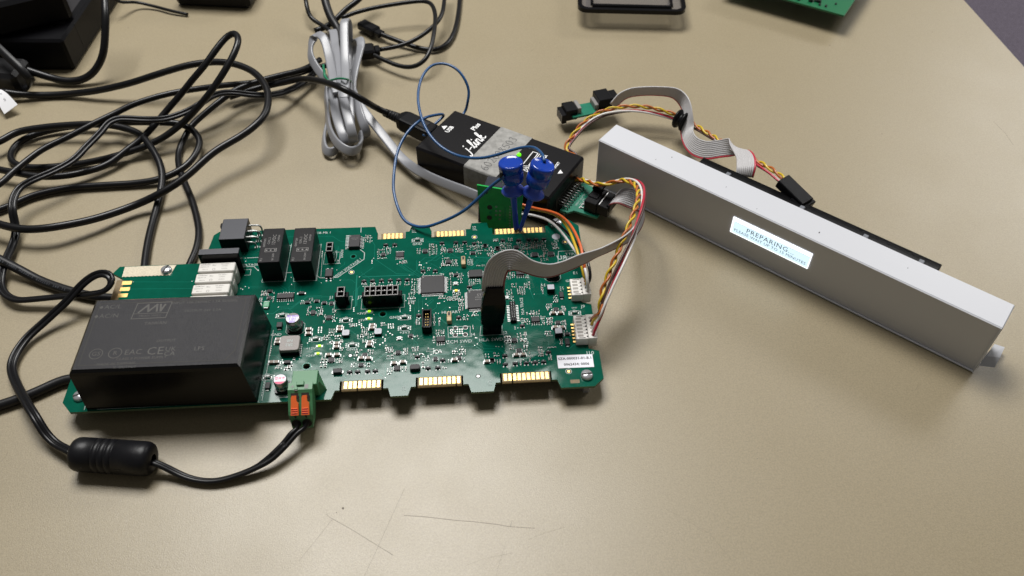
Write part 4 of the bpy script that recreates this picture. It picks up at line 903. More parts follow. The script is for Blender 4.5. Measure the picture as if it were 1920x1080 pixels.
tw = thing('power_cable', 'black twin power cord with a fat ferrite cylinder, curving up to the green plug', 'cable', (-157.2,-9.6,0.0))
W2 = scallop(2, 2.55, 1.3)[0]
def twin(pts, wv, step=2.): 
    p_, w_ = smooth_w(pts, wv, step); mb = MB(); mb.sweep(p_, w_, W2); return mb
up_ = (0, 0, 1)
c7 = [(-41.9,308.7,8.0),(-55.7,284.9,9.0),(-68.6,267.2,14.0),(-82.5,260.9,18.0),(-100.6,259.5,22.0),(-110.5,253.2,24.0),(-118.1,243.3,24.0),(-126.9,237.7,22.0),(-139.5,230.3,22.0),(-153.0,229.8,22.0),(-170.6,229.4,24.0),(-176.9,225.5,24.0),(-181.6,215.7,22.0),(-188.1,204.0,20.0),(-193.8,191.2,19.0),(-203.5,180.2,19.0),(-214.6,171.6,19.0),(-220.9,165.7,18.0),(-222.4,156.5,17.0),(-220.8,147.0,15.0),(-220.0,141.9,9.0),(-218.7,136.1,6.0),(-217.9,126.4,5.0),(-216.9,112.7,6.0),(-215.6,100.3,6.0),(-214.0,92.3,5.0),(-209.0,84.2,5.0),(-200.4,78.5,5.0),(-189.7,77.4,6.0),(-173.3,76.7,8.0),(-154.1,72.8,13.0),(-143.1,71.0,17.0),(-138.5,73.8,20.0),(-139.3,78.3,22.0),(-144.2,80.8,22.0),(-150.7,80.9,20.0),(-157.6,76.5,17.0),(-165.6,68.9,12.0),(-176.2,59.6,7.0),(-184.9,48.7,4.5),(-187.9,36.2,4.0),(-186.4,27.2,4.0),(-179.5,15.9,6.0),(-167.2,-0.3,11.0),(-157.5,-12.5,12.0),(-152.6,-19.0,8.0),(-146.4,-24.5,6.0),(-135.6,-31.1,7.5)]
wv7 = [(.3, .9, .3)] * len(c7)
for i in range(len(c7)):
    a = Vector(c7[max(0, i - 1)]); b = Vector(c7[min(len(c7) - 1, i + 1)]); d = (b - a).normalized()
    wv7[i] = tuple((d.cross(Vector((0, 0, 1))) + Vector((0, 0, .35))).normalized())
part('cord', twin(c7, wv7), 'cable_black', tw)
c7b = [(-94.3,-39.5,8.0),(-90.2,-40.7,7.0),(-85.6,-42.5,5.0),(-79.3,-45.4,3.0),(-71.1,-48.1,2.2),(-62.3,-49.0,2.2),(-53.1,-47.3,3.0),(-43.2,-44.2,4.5),(-34.9,-39.5,6.5),(-28.5,-33.3,8.5),(-24.3,-28.2,10.0),(-21.7,-25.1,11.0)]
wv = []
for i in range(len(c7b)):
    a = Vector(c7b[max(0, i - 1)]); b = Vector(c7b[min(len(c7b) - 1, i + 1)]); wv.append(tuple(((b - a).normalized().cross(Vector((0, 0, 1))) * (.7 if i < 8 else 1) + Vector((0, 0, .7 if i < 8 else .1))).normalized()))
part('cord', twin(c7b[:10], wv[:10]), 'cable_black', tw)
e0 = Vector(c7b[9]); wl = Vector(wv[9])
for s_, x in ((-1, -23.4), (1, -18.0)):
    sg_ = s_ * (1 if wl.x > 0 else -1); w8 = Vector(wv[8]); g8 = s_ * (1 if w8.x > 0 else -1)
    mb = MB(); mb.tube(smooth([Vector(c7b[8]) + w8 * g8 * 1.27, e0 + wl * sg_ * 1.27, Vector(c7b[10]) + Vector((x + 20.7, 0, 0)) * .62, ((c7b[11][0] + x * 2) / 3, -25.4, 10.2), (x, -23.6, 11.4), (x, -21, 12.4)], 1.), 1.28, 10); part('wire', mb, 'cable_black', tw)
fa, fb = Vector((-133.9,-32.9,8.8)), Vector((-93.8,-38.5,8.8)); ax = (fb - fa); L = ax.length
X = frame(fa, (0, 0, 1), ax.cross(Vector((0, 0, 1)))); ez = X.to_3x3() @ Vector((0, 0, 1))
if ez.dot(ax) < 0: X = frame(fa, (0, 0, 1), -ax.cross(Vector((0, 0, 1))))
r = 8.7; pf = [(2.6, -.6), (4.4, -.6), (6.4, 0), (7.8, .9), (8.5, 2.4), (r, 4)]
for z in (12.2, 15.6, 19.0, 22.4): pf += [(r, z - .5), (r - .7, z - .25), (r - .7, z + .25), (r, z + .5)]
pf += [(r, L - 4), (8.5, L - 2.4), (7.8, L - .9), (6.4, L), (4.4, L + .6), (2.6, L + .6)]
mb = MB(); mb.lathe(pf, X, 40, 0)
fc_ = part('ferrite_core', mb, 'ferrite', tw)
mb = MB()
Cc = Vector((-111.7,-35.3,17.0))
for a_, z in ((78, 8), (78, 27.5), (128, 8), (128, 27.5)):
    # small moulded dimples facing the near side
    d = (X.to_3x3() @ Vector((math.cos(R(a_)), math.sin(R(a_)), 0)))
    if d.y > 0: d = (X.to_3x3() @ Vector((math.cos(R(-a_)), math.sin(R(-a_)), 0)))
    p0 = X @ Vector((0, 0, z)) + d * (r - .25); mb.lathe([(0, .3), (.55, .3), (.55, 0)], frame(p0, d.cross(Vector((0, 0, 1))), (ax.normalized())) if False else Matrix.Translation(p0) @ d.to_track_quat('Z', 'Y').to_matrix().to_4x4(), 10)
part('dimple', mb, 'dark_slot', fc_, stuff=True)

# ------------------------------------------------------------------ long black cables on the left
def cable(label, pts, r, matl='cable_black', name='cable', step=2.5, seg=12, group='black cables on the table'):
    mb = MB(); mb.tube(smooth(pts, step), r, seg); return single(name, mb, matl, label, 'cable', group)
cable('thickest black mains cable, straight across the left edge and passing beneath the green board', [(-232.4,116.9,12.0),(-218.1,108.9,9.0),(-205.5,102.4,6.0),(-192.3,95.3,3.2),(-174.0,86.5,3.0),(-156.6,80.2,3.0),(-141.8,77.2,3.0),(-117.8,67.7,3.0),(-101.9,50.4,3.0),(-106.0,27.5,3.0),(-133.3,19.9,3.0),(-155.4,18.7,3.0),(-164.0,13.9,3.0),(-172.9,8.8,3.0),(-185.2,3.6,3.0),(-195.1,0.1,3.0)], 2.85, 'cable_matte')
cable('black cable curving down from the power brick like a hook', [(-207.2,368.1,52.0),(-203.7,350.5,48.0),(-201.9,337.1,42.0),(-203.2,327.2,32.0),(-205.9,319.6,22.0),(-210.9,315.4,14.0),(-217.6,311.1,8.0),(-226.4,309.0,4.5),(-237.5,308.9,4.0),(-248.0,311.7,5.0),(-255.9,313.5,7.0),(-264.9,315.3,10.0),(-279.6,321.0,14.0)], 2.9)
cable('black cable in the widest loop, from the white tag round to the left edge', [(-278.2,291.3,8.0),(-269.1,290.9,6.0),(-258.4,291.7,4.0),(-243.0,292.3,3.0),(-226.6,291.9,4.0),(-210.9,289.4,7.0),(-193.3,288.1,11.0),(-178.1,287.5,15.0),(-160.9,288.1,20.0),(-146.7,290.4,23.0),(-134.7,292.3,25.0),(-120.9,293.5,26.0),(-108.4,291.2,27.0),(-95.8,286.1,27.0),(-83.4,275.6,27.0),(-73.8,259.3,27.0),(-69.7,244.0,26.0),(-69.9,226.9,25.0),(-76.4,213.9,24.0),(-84.8,206.3,22.0),(-100.9,192.3,20.0),(-116.1,173.6,16.0),(-130.7,163.0,12.0),(-149.7,156.1,7.0),(-171.0,142.4,9.0),(-192.2,133.1,12.0),(-206.6,132.0,12.0),(-219.0,134.7,12.0),(-238.2,142.8,12.0)], 2.55)
cable('black cable with a tall narrow loop standing above the tangle', [(-247.2,158.1,4.0),(-238.8,162.3,3.0),(-231.8,167.1,3.0),(-221.5,175.0,3.0),(-201.3,181.4,3.0),(-175.1,183.1,3.0),(-157.5,183.7,3.0),(-141.5,185.5,4.0),(-129.3,192.0,5.0),(-122.3,200.1,6.0),(-118.5,212.8,7.0),(-119.2,223.6,8.0),(-125.5,232.5,10.0),(-134.5,237.3,12.0),(-143.2,236.4,14.0),(-158.6,240.6,12.0),(-180.2,246.7,8.0),(-197.7,248.6,6.0),(-214.2,249.0,5.0),(-229.1,246.8,4.0),(-242.8,241.3,3.5),(-250.6,232.5,3.0),(-251.3,221.1,3.0),(-246.9,211.9,3.0),(-238.7,206.8,3.0),(-226.1,204.9,3.0),(-204.1,206.4,3.0),(-181.2,209.6,5.0),(-163.5,214.9,7.0),(-152.0,218.9,9.0),(-141.2,224.0,12.0),(-128.7,231.3,18.0),(-116.5,234.3,28.0),(-105.3,239.7,38.0),(-95.0,250.1,48.0),(-89.3,260.5,54.0),(-87.6,270.6,57.0),(-90.4,279.3,57.0),(-94.5,281.9,56.0),(-99.0,279.1,54.0),(-105.3,270.6,50.0),(-112.7,261.4,44.0),(-121.7,255.2,37.0),(-132.0,249.4,28.0),(-142.6,242.0,20.0),(-152.0,230.7,14.0),(-159.9,222.3,10.0),(-167.8,213.9,8.0),(-176.8,203.4,6.0),(-186.5,196.5,6.0),(-202.2,190.1,7.0),(-219.1,188.8,8.0),(-237.8,193.2,9.0),(-259.9,200.7,9.0)], 2.35)
cable('black cable running in a low arch that ends beneath the green board', [(-266.7,221.5,10.0),(-257.6,227.0,10.0),(-249.1,236.9,10.0),(-233.6,239.6,11.0),(-214.7,240.2,12.0),(-192.7,238.8,13.0),(-176.3,236.0,12.0),(-160.8,227.8,11.0),(-148.0,210.2,10.0),(-140.1,194.7,8.0),(-136.8,181.2,6.0),(-135.9,162.8,4.0),(-135.7,144.7,3.0),(-134.6,126.3,3.0),(-132.3,107.2,3.0),(-128.0,85.4,3.0),(-119.1,59.5,3.0)], 2.5)
cable('black cable bending through a shallow S behind the black inlet connector', [(-42.4,317.6,10.0),(-52.9,301.7,12.0),(-71.5,290.4,14.0),(-86.1,282.0,15.0),(-100.4,271.8,15.0),(-109.6,260.2,14.0),(-119.1,250.5,11.0),(-127.6,240.4,8.0),(-131.9,228.9,5.0),(-133.5,215.8,3.0),(-129.8,199.1,3.0),(-122.4,181.6,3.0),(-114.3,163.7,3.0),(-107.3,144.5,3.0),(-103.6,130.3,3.0),(-102.9,115.7,3.0),(-104.7,99.6,3.0),(-103.8,75.3,3.0)], 2.3)
cable('black cable rising diagonally from the left edge to the grey bundle', [(-246.9,168.9,13.0),(-239.2,176.4,13.0),(-234.6,188.7,13.0),(-223.0,209.0,14.0),(-208.3,221.7,15.0),(-192.6,234.0,17.0),(-179.9,243.9,18.0),(-167.9,251.3,20.0),(-150.5,259.3,21.0),(-136.1,265.9,20.0),(-124.9,271.6,18.0),(-109.9,280.7,14.0),(-90.2,289.0,10.0),(-69.1,295.6,9.0),(-51.6,304.1,9.0),(-33.8,312.6,9.0)], 2.2)
def cable_print(o, pts, r, a0, a1, t, side):
    path = smooth(pts, .8); n = len(path); i = int(a0 * n); k = 0; mb = MB(); d_ = 0
    while i < a1 * n - 1:
        tg_ = (path[i + 1] - path[i - 1]).normalized(); up = Vector(side); up = (up - tg_ * up.dot(tg_)).normalized()
        ex = tg_ if tg_.x > 0 else -tg_
        ch = t[k % len(t)]; k += 1
        if ch != ' ':
            v, f = glyphs(ch); X = frame(path[i] + up * (r + .04), ex, up.cross(ex)); mb.add([(p[0] * 1.9, p[1] * 1.9, 0) for p in v], f, 0, False, X)
        i += max(1, round(1.5 / .8))
    part('print', mb, 'stripe_grey', o, stuff=True)
cable_print(bpy.data.objects['cable'], [(-232.4,116.9,12.0),(-218.1,108.9,9.0),(-205.5,102.4,6.0),(-192.3,95.3,3.2),(-174.0,86.5,3.0),(-156.6,80.2,3.0)], 2.85, .2, .8, '3X0.75MM2 H05VV-F E172501 ', (0, -.55, .8))
# USB cable into the probe
us = thing('usb_cable', 'black USB cable with a ribbed strain relief plugged into the debug probe', 'cable', (-42.6,301.0,0.0))
mb = MB(); mb.tube(smooth([(-106.3,274.1,8.0),(-87.9,284.0,8.0),(-67.5,286.1,11.0),(-49.4,273.5,22.0),(-30.9,252.4,33.0),(-14.1,231.1,41.0),(-1.1,228.5,33.0),(6.5,235.5,21.0),(14.5,236.3,15.0)], 2.), 2.3, 12); part('cord', mb, 'cable_black', us)
pa, pb, pc = Vector((12.0,239.1,14.0)), Vector((22.2,231.5,14.0)), Vector((44.5,212.6,14.0))
X = Matrix.Translation(pa) @ (pb - pa).to_track_quat('Z', 'Y').to_matrix().to_4x4(); L = (pb - pa).length
pf = [(2.3, -1)]; 
for k in range(5): pf += [(3.0 + k * .18, L * k / 5), (3.0 + k * .18, L * (k + .62) / 5), (2.5 + k * .18, L * (k + .66) / 5), (2.5 + k * .18, L * (k + .97) / 5)]
mb = MB(); mb.lathe(pf + [(3.6, L)], X, 20); part('strain_relief', mb, 'cable_matte', us)
d = (pc - pb).normalized(); X = frame((pb + pc) / 2, d, Vector((0, 0, 1)).cross(d)); L = (pc - pb).length
mb = MB(); hx = L / 2
secs = [(-hx, 3.6, 3.4), (-hx + 2.5, 5.6, 4.6), (-hx + 6, 6.2, 5.4), (hx - 4, 6.2, 5.6), (hx + 4, 6.0, 5.4)]
vv = []
for x, a_, b_ in secs: vv += [(x, q[0], q[1]) for q in rounded(2 * a_, 2 * b_, 1.4, 2)]
k = len(vv) // len(secs)
mb.add(vv, [(i * k + j, i * k + (j + 1) % k, (i + 1) * k + (j + 1) % k, (i + 1) * k + j) for i in range(len(secs) - 1) for j in range(k)] + [tuple(range(k)), tuple(range(len(vv) - k, len(vv)))], X=X)
part('plug', mb, 'black_plastic', us)
mb = MB(); mb.prism([(hx - 9, -3.2), (hx - 2, -3.6), (hx - 2, 3.6), (hx - 9, 3.2)], 5.55, 5.9, X=X); part('grip', mb, 'chip_plastic', us)

# ------------------------------------------------------------------ debug probe
jl = thing('debug_probe', 'black debug probe box with grey tape and white lettering', 'probe', (100, 180, 0))
JX = frame((120.557, 126.98, 0), (.5585, .8295, 0), (-.8295, .5585, 0))
mb = MB(); mb.box((24.65, 51.6, 12.3), (49.3, 103.2, 24.3), 1.3, X=JX); part('case', mb, 'psu_black' if False else 'navy_plastic' if False else 'relay_black', jl)
mb = MB(); mb.box((24.65, .0, 10.6), (30, .5, 9.4), X=JX); part('header_opening', mb, 'dark_slot', jl)
mb = MB(); zt = 24.5
def jt(t, c, sz, sh=0, off=0., sp=1): mb.text(t, sz, JX @ T(c[0], c[1], zt), 0, sh, off, sp)
jt('USB', (28.1,93.4), 4.3, 0, .03); jt('Plus', (39.5,79.4), 5.2, .1, .03)
a = [(28.3,100.1),(30.6,96.8),(25.9,96.5)]; mb.add([JX @ Vector((q[0], q[1], zt)) for q in a], [(0, 1, 2)])
a = [(24.2,7.1),(26.4,4.2),(28.7,7.4)]; mb.add([JX @ Vector((q[0], q[1], zt)) for q in a], [(0, 1, 2)])
jt('TARGET', (30.1,11.6), 2.6, 0, .03); jt('SEGGER', (32.1,22.3), 2.9, 0, .03)
def jline(pts, wd, z=24.5, m=0, src=None): src = src or mb; src.add(*(lambda q: ([JX @ Vector(p) for p in q.v], q.f))(MB().poly_line(pts, wd, z)), m)
# script lettering as pen strokes
for st_ in ([(0.02, .58), (-.02, .1), (-.12, -.22), (-.26, -.25), (-.3, -.12)], [(.02, .84), (.07, .88)], [(.16, .27), (.42, .31)], [(.52, .08), (.72, .6), (.78, .95), (.68, .98), (.62, .6), (.62, .15), (.7, .0), (.82, .14)], [(.82, .14), (.93, .5), (.92, .14), (.99, .0), (1.08, .12)], [(.98, .76), (1.02, .8)],
            [(1.08, .12), (1.18, .5), (1.18, .02)], [(1.18, .28), (1.33, .52), (1.42, .42), (1.42, .1), (1.48, .0), (1.58, .12)], [(1.58, .12), (1.76, .62), (1.8, .96), (1.7, .98), (1.65, .6), (1.65, .0)], [(1.66, .28), (1.84, .5), (1.88, .38), (1.7, .3), (1.9, .02), (2.05, .12)]):
    jline([tuple(p)[:2] for p in smooth([(14.2 + 9.5 * (q[0] + .30 * q[1]), 67.0 + 9.6 * q[1], 0) for q in st_], .5)], .85)
for pts, wd in (([(21.9,31.3),(35.9,32.0),(36.0,28.2),(22.3,27.4)], .55), ([(19.8,30.1),(21.5,26.9),(19.2,24.7)], .5), ([(21.5,26.9),(36.0,26.9)], .55), ([(20.5,25.4),(25.3,25.5),(35.5,25.2)], .5), ([(18.2,28.9),(20.1,26.7),(16.4,23.1)], .5), ([(16.3,28.4),(18.4,26.9),(15.8,24.2),(16.2,27.5)], .5), ([(35.5,25.2),(36.2,22.0),(33.2,21.8)], .4)):
    jline(pts, wd)
part('lettering', mb, 'print_white', jl, stuff=True, flat=True)
mb = MB(); x0, x1 = 39.6, 64.2
n = 14
def wrap(y, t):
    return [(-.12 - t, y, 7.0), (-.12 - t, y, 22.6), (.5, y, 24.3 + t), (1.6, y, 24.56 + t), (47.7, y, 24.56 + t), (48.9, y, 24.2 + t), (49.45 + t, y, 22.6), (49.45 + t, y, 12)]
va = [[JX @ Vector(p) for p in wrap(y, .05)] for y in (x0, x1)]
mb.add(va[0] + va[1], [(i, i + 1, 8 + i + 1, 8 + i) for i in range(7)], 0, True)
part('tape', mb, 'grey_tape', jl)
mb = MB()
G = {'6': [[(.8, 1), (.3, .8), (.05, .35), (.2, .02), (.6, 0), (.8, .25), (.6, .5), (.25, .45), (.08, .3)]], '0': [[(.5, 1), (.12, .8), (.08, .3), (.4, 0), (.75, .25), (.75, .75), (.5, 1), (.35, .95)]], '2': [[(.1, .8), (.35, 1), (.7, .85), (.6, .5), (.1, .02), (.4, .08), (.85, .0)]],
     '8': [[(.7, .85), (.4, 1), (.15, .8), (.4, .55), (.75, .28), (.5, 0), (.15, .2), (.4, .5), (.7, .75), (.7, .9)]], '5': [[(.75, .95), (.25, .98), (.18, .55), (.55, .6), (.78, .3), (.5, .0), (.12, .1)]], '3': [[(.15, .9), (.5, 1), (.7, .8), (.4, .55), (.72, .35), (.6, .05), (.15, .05)]]}
s0, s1 = (1.5,53.3), (38.4,53.1)
ln = Vector((s1[0] - s0[0], s1[1] - s0[1])); 
for k, ch in enumerate('602008503'):
    o = Vector((3.2 + k * 4.45, 48.3 - k * .12))
    for s_ in G[ch]: jline([tuple(p)[:2] for p in smooth([(o.x + q[0] * 4.0, o.y + q[1] * 5.8, 0) for q in s_], .5)], .32, 24.72)
part('handwriting', mb, 'pen', jl, stuff=True, flat=True)
mb = MB(); c = JX @ Vector((*(27.9,38.2), 24.4)); mb.lathe([(1.55, 0), (1.5, .7), (1.1, 1.4), (.5, 1.75), (.01, 1.85)], Matrix.Translation(c), 16); part('led', mb, 'led_probe', jl)
pn = MB()
ad = thing('adapter_board', 'small teal adapter board with a black ribbon socket on the pins of the probe', 'circuit board', (144.4,146.8,6.0))
EX = frame((120.557, 126.98, 0), (.8295, -.5585, 0), (.5585, .8295, 0))
def ep(x, y, z): return EX @ Vector((x, y, z))
mb = MB(); mb.prism([(3, 10), (8.5, 10.8), (11, 14.5), (17, 15), (27, 16), (27, 37), (15, 41), (3, 42.5)], 6.6, 8.2, X=EX); part('substrate', mb, 'teal_pcb', ad)
pm_ = MB(); pm_.tube([(-1, 0, 4.2), (2.4, 0, 4.2), (3.0, 0, 3.9), (3.2, 0, 3.2), (3.2, 0, -1)], .36, 6); pm_.tube([(-1, 0, 1.7), (5.2, 0, 1.7), (5.7, 0, 1.4), (5.8, 0, .8), (5.8, 0, -1)], .36, 6)
pme = meshdata('pin', pm_, ['tin'])
for k in range(10):
    o = bpy.data.objects.new('pin', pme); COL.objects.link(o); o.parent = ad; p = ep(1.2, 13.2 + 2.54 * k, 8.6); o.location = (p - ROOT[ad.name]) * S; o.rotation_euler = (0, 0, math.atan2(-.5585, .8295))
mb = MB()
for k in range(5):
    for j in range(2): mb.cyl(ep(13.2 + .1 * j, 18.5 + 3.2 * k + 1.2 * j, 8.2), .75, .5, 8)
    mb.box((14.6, 19.0 + 3.2 * k, 8.9), (3.0, .7, .5), X=EX)
part('solder_joint', mb, 'tin', ad, stuff=True)
mb = MB(); mb.text('DEBUG ADAPTER', 1.7, EX @ T(9.8, 26, 8.25, R(90))); mb.text('T3A - 19PIN', 1.4, EX @ T(11.6, 25, 8.25, R(90))); part('print', mb, 'silkscreen', ad, stuff=True, flat=True)
mb = MB(); mb.box((20.6, 25.6, 12.6), (8.6, 16.4, 8.7), .3, X=EX); mb.box((19.2, 33, 18.0), (6.6, 7.0, 2.0), .3, X=EX); mb.box((20, 25, 17.2), (6.5, 5.6, 1.0), .4, X=EX); so_ = part('socket', mb, 'black_plastic', ad)
mb = MB(); mb.add([ep(*p) for p in ((16.4, 31.6, 19.05), (19.2, 31.6, 19.05), (17.8, 34.4, 19.05))], [(0, 1, 2)]); part('pin_mark', mb, 'ind_light', ad, flat=True)

# ------------------------------------------------------------------ ribbon cable from the probe to the board
rb = thing('ribbon_cable', 'grey ten-way ribbon cable arching from a tall black plug on the board to the probe', 'cable', (79.5,29.1,11.6))
mb = MB(); x0 = 79.6
for z0, z1, a0, a1, y0, y1, y2, y3, dx0, dx1 in ((H + .1, H + 9, 10.2, 10.8, 29.4, 35.2, 29.4, 35.4, 0, .5),):
    mb.hull8([(x0 - a0 / 2 + dx0, y0, z0), (x0 + a0 / 2 + dx0, y0, z0), (x0 + a0 / 2 + dx0, y1, z0), (x0 - a0 / 2 + dx0, y1, z0)], [(x0 - a1 / 2 + dx1, y2, z1), (x0 + a1 / 2 + dx1, y2, z1), (x0 + a1 / 2 + dx1, y3, z1), (x0 - a1 / 2 + dx1, y3, z1)])
part('socket', mb, 'gloss_black', rb)
mb = MB()
secs = [(H + 9.05, 12.6, 28.9, 35.8, .4), (H + 18, 13.6, 29.4, 36, 1.1), (H + 24, 13.2, 30, 36.4, 1.6), (H + 31, 10.4, 32, 36.8, 2.2), (H + 34, 9.2, 33, 37, 2.5)]
vv = []
for z, a_, ya, yb, dx in secs: vv += [(x0 + dx + q[0], (ya + yb) / 2 + q[1], z) for q in rounded(a_, yb - ya, 1.3, 2)]
k = len(vv) // len(secs)
mb.add(vv, [(i * k + j, i * k + (j + 1) % k, (i + 1) * k + (j + 1) % k, (i + 1) * k + j) for i in range(len(secs) - 1) for j in range(k)] + [tuple(range(k)), tuple(range(len(vv) - k, len(vv)))])
part('plug', mb, 'gloss_black', rb)
rp_, rm = scallop(10, 1.27, .56, 1, 0)
a = [(81.1,35.0,42.0),(81.3,35.1,49.0),(82.9,37.2,55.0),(85.2,37.7,60.0),(89.1,37.9,62.0),(93.7,38.4,60.0),(98.5,38.2,57.0),(104.5,38.0,54.0),(111.0,39.3,51.0),(118.1,42.8,49.0),(127.1,48.0,48.0),(134.8,52.2,47.0),(140.5,55.2,47.0),(151.1,61.9,46.0),(160.2,69.3,45.0),(167.0,79.4,43.0),(172.9,94.5,38.0),(176.6,110.7,30.0),(174.9,122.5,24.0),(169.9,128.6,22.0),(165.1,130.1,21.0),(161.9,131.2,17.0)]
wv = [(-1, 0, 0), (-1, 0, 0), (-1, .1, .05), (-.95, .2, .2), (-.8, .2, .5), (-.55, .1, .8), (-.25, -.1, .95), (0, -.18, .98), (0, -.2, .98), (0, -.2, .98), (0, -.18, .98), (0, -.3, .95), (0, -.42, .9), (0, -.38, .92), (-.05, -.3, .94), (-.1, -.1, .97), (-.1, .2, .95), (-.1, .4, .9), (0, .6, .8), (.3, .8, .5), (.5, .83, .1), (.5585, .8295, 0)]
p_, w_ = smooth_w(a, wv, 1.6); mb = MB(); mb.sweep(p_, w_, rp_, rm); part('ribbon', mb, ['ribbon_grey', 'edge_red'], rb)
mb = MB(); mb.box((29.0, 25.6, 13.2), (7.6, 15.6, 7.6), .3, X=EX); mb.box((32.2, 25.6, 15.4), (2.6, 12.6, 5.4), .5, X=EX); o = part('plug', mb, 'black_plastic', rb)
mb = MB(); mb.box((26.3, 25.4, 17.06), (.5, 13.4, .1), X=EX); part('plug_line', mb, 'print_white', rb)

# ------------------------------------------------------------------ hook clips and the blue lead
def lead_frame(tip, top): return Matrix.Translation(tip) @ (Vector(top) - Vector(tip)).to_track_quat('Z', 'Y').to_matrix().to_4x4()
bl = thing('test_lead', 'thin blue lead looping between two blue hook clips gripping one gold edge connector', 'test lead', (98, 113, 12))
for tip, top in (((98.9, 113.2, H + .6), (95.6, 119.6, 61.8)), ((101.2, 112.6, H + .6), (114.9, 116.4, 61.6))):
    X = lead_frame(tip, top); Lh = (Vector(top) - Vector(tip)).length
    mb = MB(); mb.lathe([(.01, 0), (.9, .1), (1.0, 1.5), (1.25, 8), (1.9, 20), (2.2, 31.2)], X, 14); mb.box((0, 0, 12), (3.4, 1.1, 24), .2, X=X)
    st_ = part('stem', mb, 'clip_blue_thin', bl)
    mb = MB(); mb.lathe([(2.0, 27.6), (6.6, 28.2), (7.2, 29.2), (6.6, 30.4), (4.4, 32), (3.4, 33.6), (3.2, 36)], X, 28); part('collar', mb, 'clip_blue_thin', bl)
    mb = MB(); mb.lathe([(3.2, 36.4), (6.6, 36.6), (7.1, 37.4), (7.15, 43.4), (6.8, 43.7), (6.8, 44.3), (7.2, 44.6), (7.5, Lh - 2.4), (7.35, Lh - 1.1), (6.8, Lh - .4), (6.4, Lh - .45), (5.9, Lh - .85), (3.0, Lh - .8), (.01, Lh - .7)], X, 36); part('cap', mb, 'clip_blue', bl)
    mb = MB(); mb.tube([X @ Vector((0, -.6, 1)), X @ Vector((0, -.9, -.3)), X @ Vector((.5, -.7, -.6)), X @ Vector((.9, -.2, .3))], .22, 6); part('hook', mb, 'tin', bl)
mb = MB(); mb.box((89.6, 113.6, 57), (1.8, 2.4, 4.4), .3); part('wire_slot', mb, 'dark_slot', bl)
mb = MB()
mb.tube(smooth([(91.4,112.8,56.0),(88.2,113.1,53.0),(83.4,113.4,48.0),(76.1,112.9,40.0),(66.7,110.8,32.0),(56.0,112.0,24.0),(43.0,114.0,17.0),(34.4,118.7,14.0),(28.2,124.9,14.0),(23.9,136.7,15.0),(21.4,149.5,18.0),(21.8,162.4,22.0),(23.4,176.3,25.0),(27.3,188.2,28.0),(33.5,197.3,31.0),(40.3,204.5,32.0),(46.9,213.9,28.0),(54.6,224.4,20.0)] + [(40, 208, 16), (58, 214, 18)] + [(69.4,230.1,18.0),(72.1,232.2,26.0),(73.2,236.5,32.0),(70.9,240.8,38.0),(66.6,246.3,42.0),(60.4,251.0,44.0),(54.0,253.4,44.0),(47.9,251.1,44.0),(42.6,243.6,43.0),(39.2,233.0,41.0),(38.1,218.8,39.0),(39.6,204.9,37.0),(42.8,192.0,35.0),(48.0,181.0,33.0),(54.9,173.0,31.0),(63.2,165.8,31.0),(71.4,160.0,33.0),(80.0,155.8,36.0),(88.4,153.0,40.0),(96.8,150.5,45.0),(103.9,146.9,50.0),(110.3,140.6,55.0),(113.4,132.2,59.0),(115.2,123.3,62.0),(115.7,118.5,61.0)], 1.6), .98, 12)
part('wire', mb, 'wire_blue', bl)

# small green board standing on its edge behind the main board
sb = thing('breakout_board', 'small green board standing upright between the probe and the large board', 'circuit board', (89.2,123.7,0.0))
A0, B0, C0, D0 = Vector((77.4,124.4,0.0)), Vector((101.4,119.0,0.0)), Vector((103.9,125.9,31.0)), Vector((75.3,132.9,33.0))
nb = (B0 - A0).cross(D0 - A0).normalized(); nb = nb if nb.y > 0 else -nb
mb = MB(); q = [A0, B0, C0, D0]; mb.hull8(q, [p + nb * 1.6 for p in q]); part('substrate', mb, 'green_pcb', sb)
ux = (B0 - A0).normalized(); BXm = frame(A0 - nb * .06, ux, D0 - A0); wB = (B0 - A0).length; hB = (D0 - A0).length
mb = MB()
for k in range(3): mb.disc((wB * .36, hB * .5 - 3.0 * k + 3, 0), .75, 10, 0, .3); mb.disc((wB * .46, hB * .42 - 3.0 * k + 3, 0), .75, 10, 0, .3)
for k in range(10): mb.disc((wB * .72 + .05 * k, hB * .62 - 2.0 * k, 0), .62, 10, 0, .25)
mb.disc((wB * .085, hB * .87, 0), 1.2, 14, 1)
for k in range(2): mb.disc((wB * .19, hB * .56 - k * 7.5, 0), 1.7, 16, 1)
mb2 = MB(); mb2.add([BXm @ Vector(p) for p in mb.v], mb.f); mb2.m = mb.m; part('solder_joint', mb2, ['tin', 'dark_slot'], sb, stuff=True)
mb = MB(); mb.text('RJ45 BREAKOUT', 1.5, BXm @ T(wB * .60, hB * .45, .01, R(90))); mb.text('01', 2.4, BXm @ T(wB * .22, hB * .46, .01, R(60))); mb.text('NC IN OUT', 1.2, BXm @ T(wB * .54, hB * .40, .01, R(90))); part('print', mb, 'copper_under_mask', sb, stuff=True)
BK = frame(A0 + nb * 1.7, ux, D0 - A0)
mb = MB(); mb.box((8.6, hB - 8.4, -6.6 if (BK.to_3x3() @ Vector((0, 0, 1))).dot(nb) < 0 else 6.6), (16.4, 15.5, 13), .4, X=BK); mb.box((-1.4, 12, -3 if (BK.to_3x3() @ Vector((0, 0, 1))).dot(nb) < 0 else 3), (3.2, 12, 6), .3, X=BK)
part('jack', mb, 'navy_plastic', sb)
wt = thing('wire_harness', 'four loose wires, orange, yellow, white and black, running to the white terminal marked GND', 'wires', (128.2,128.4,8.0))
ys = J9[1]; hx_ = J9[0]
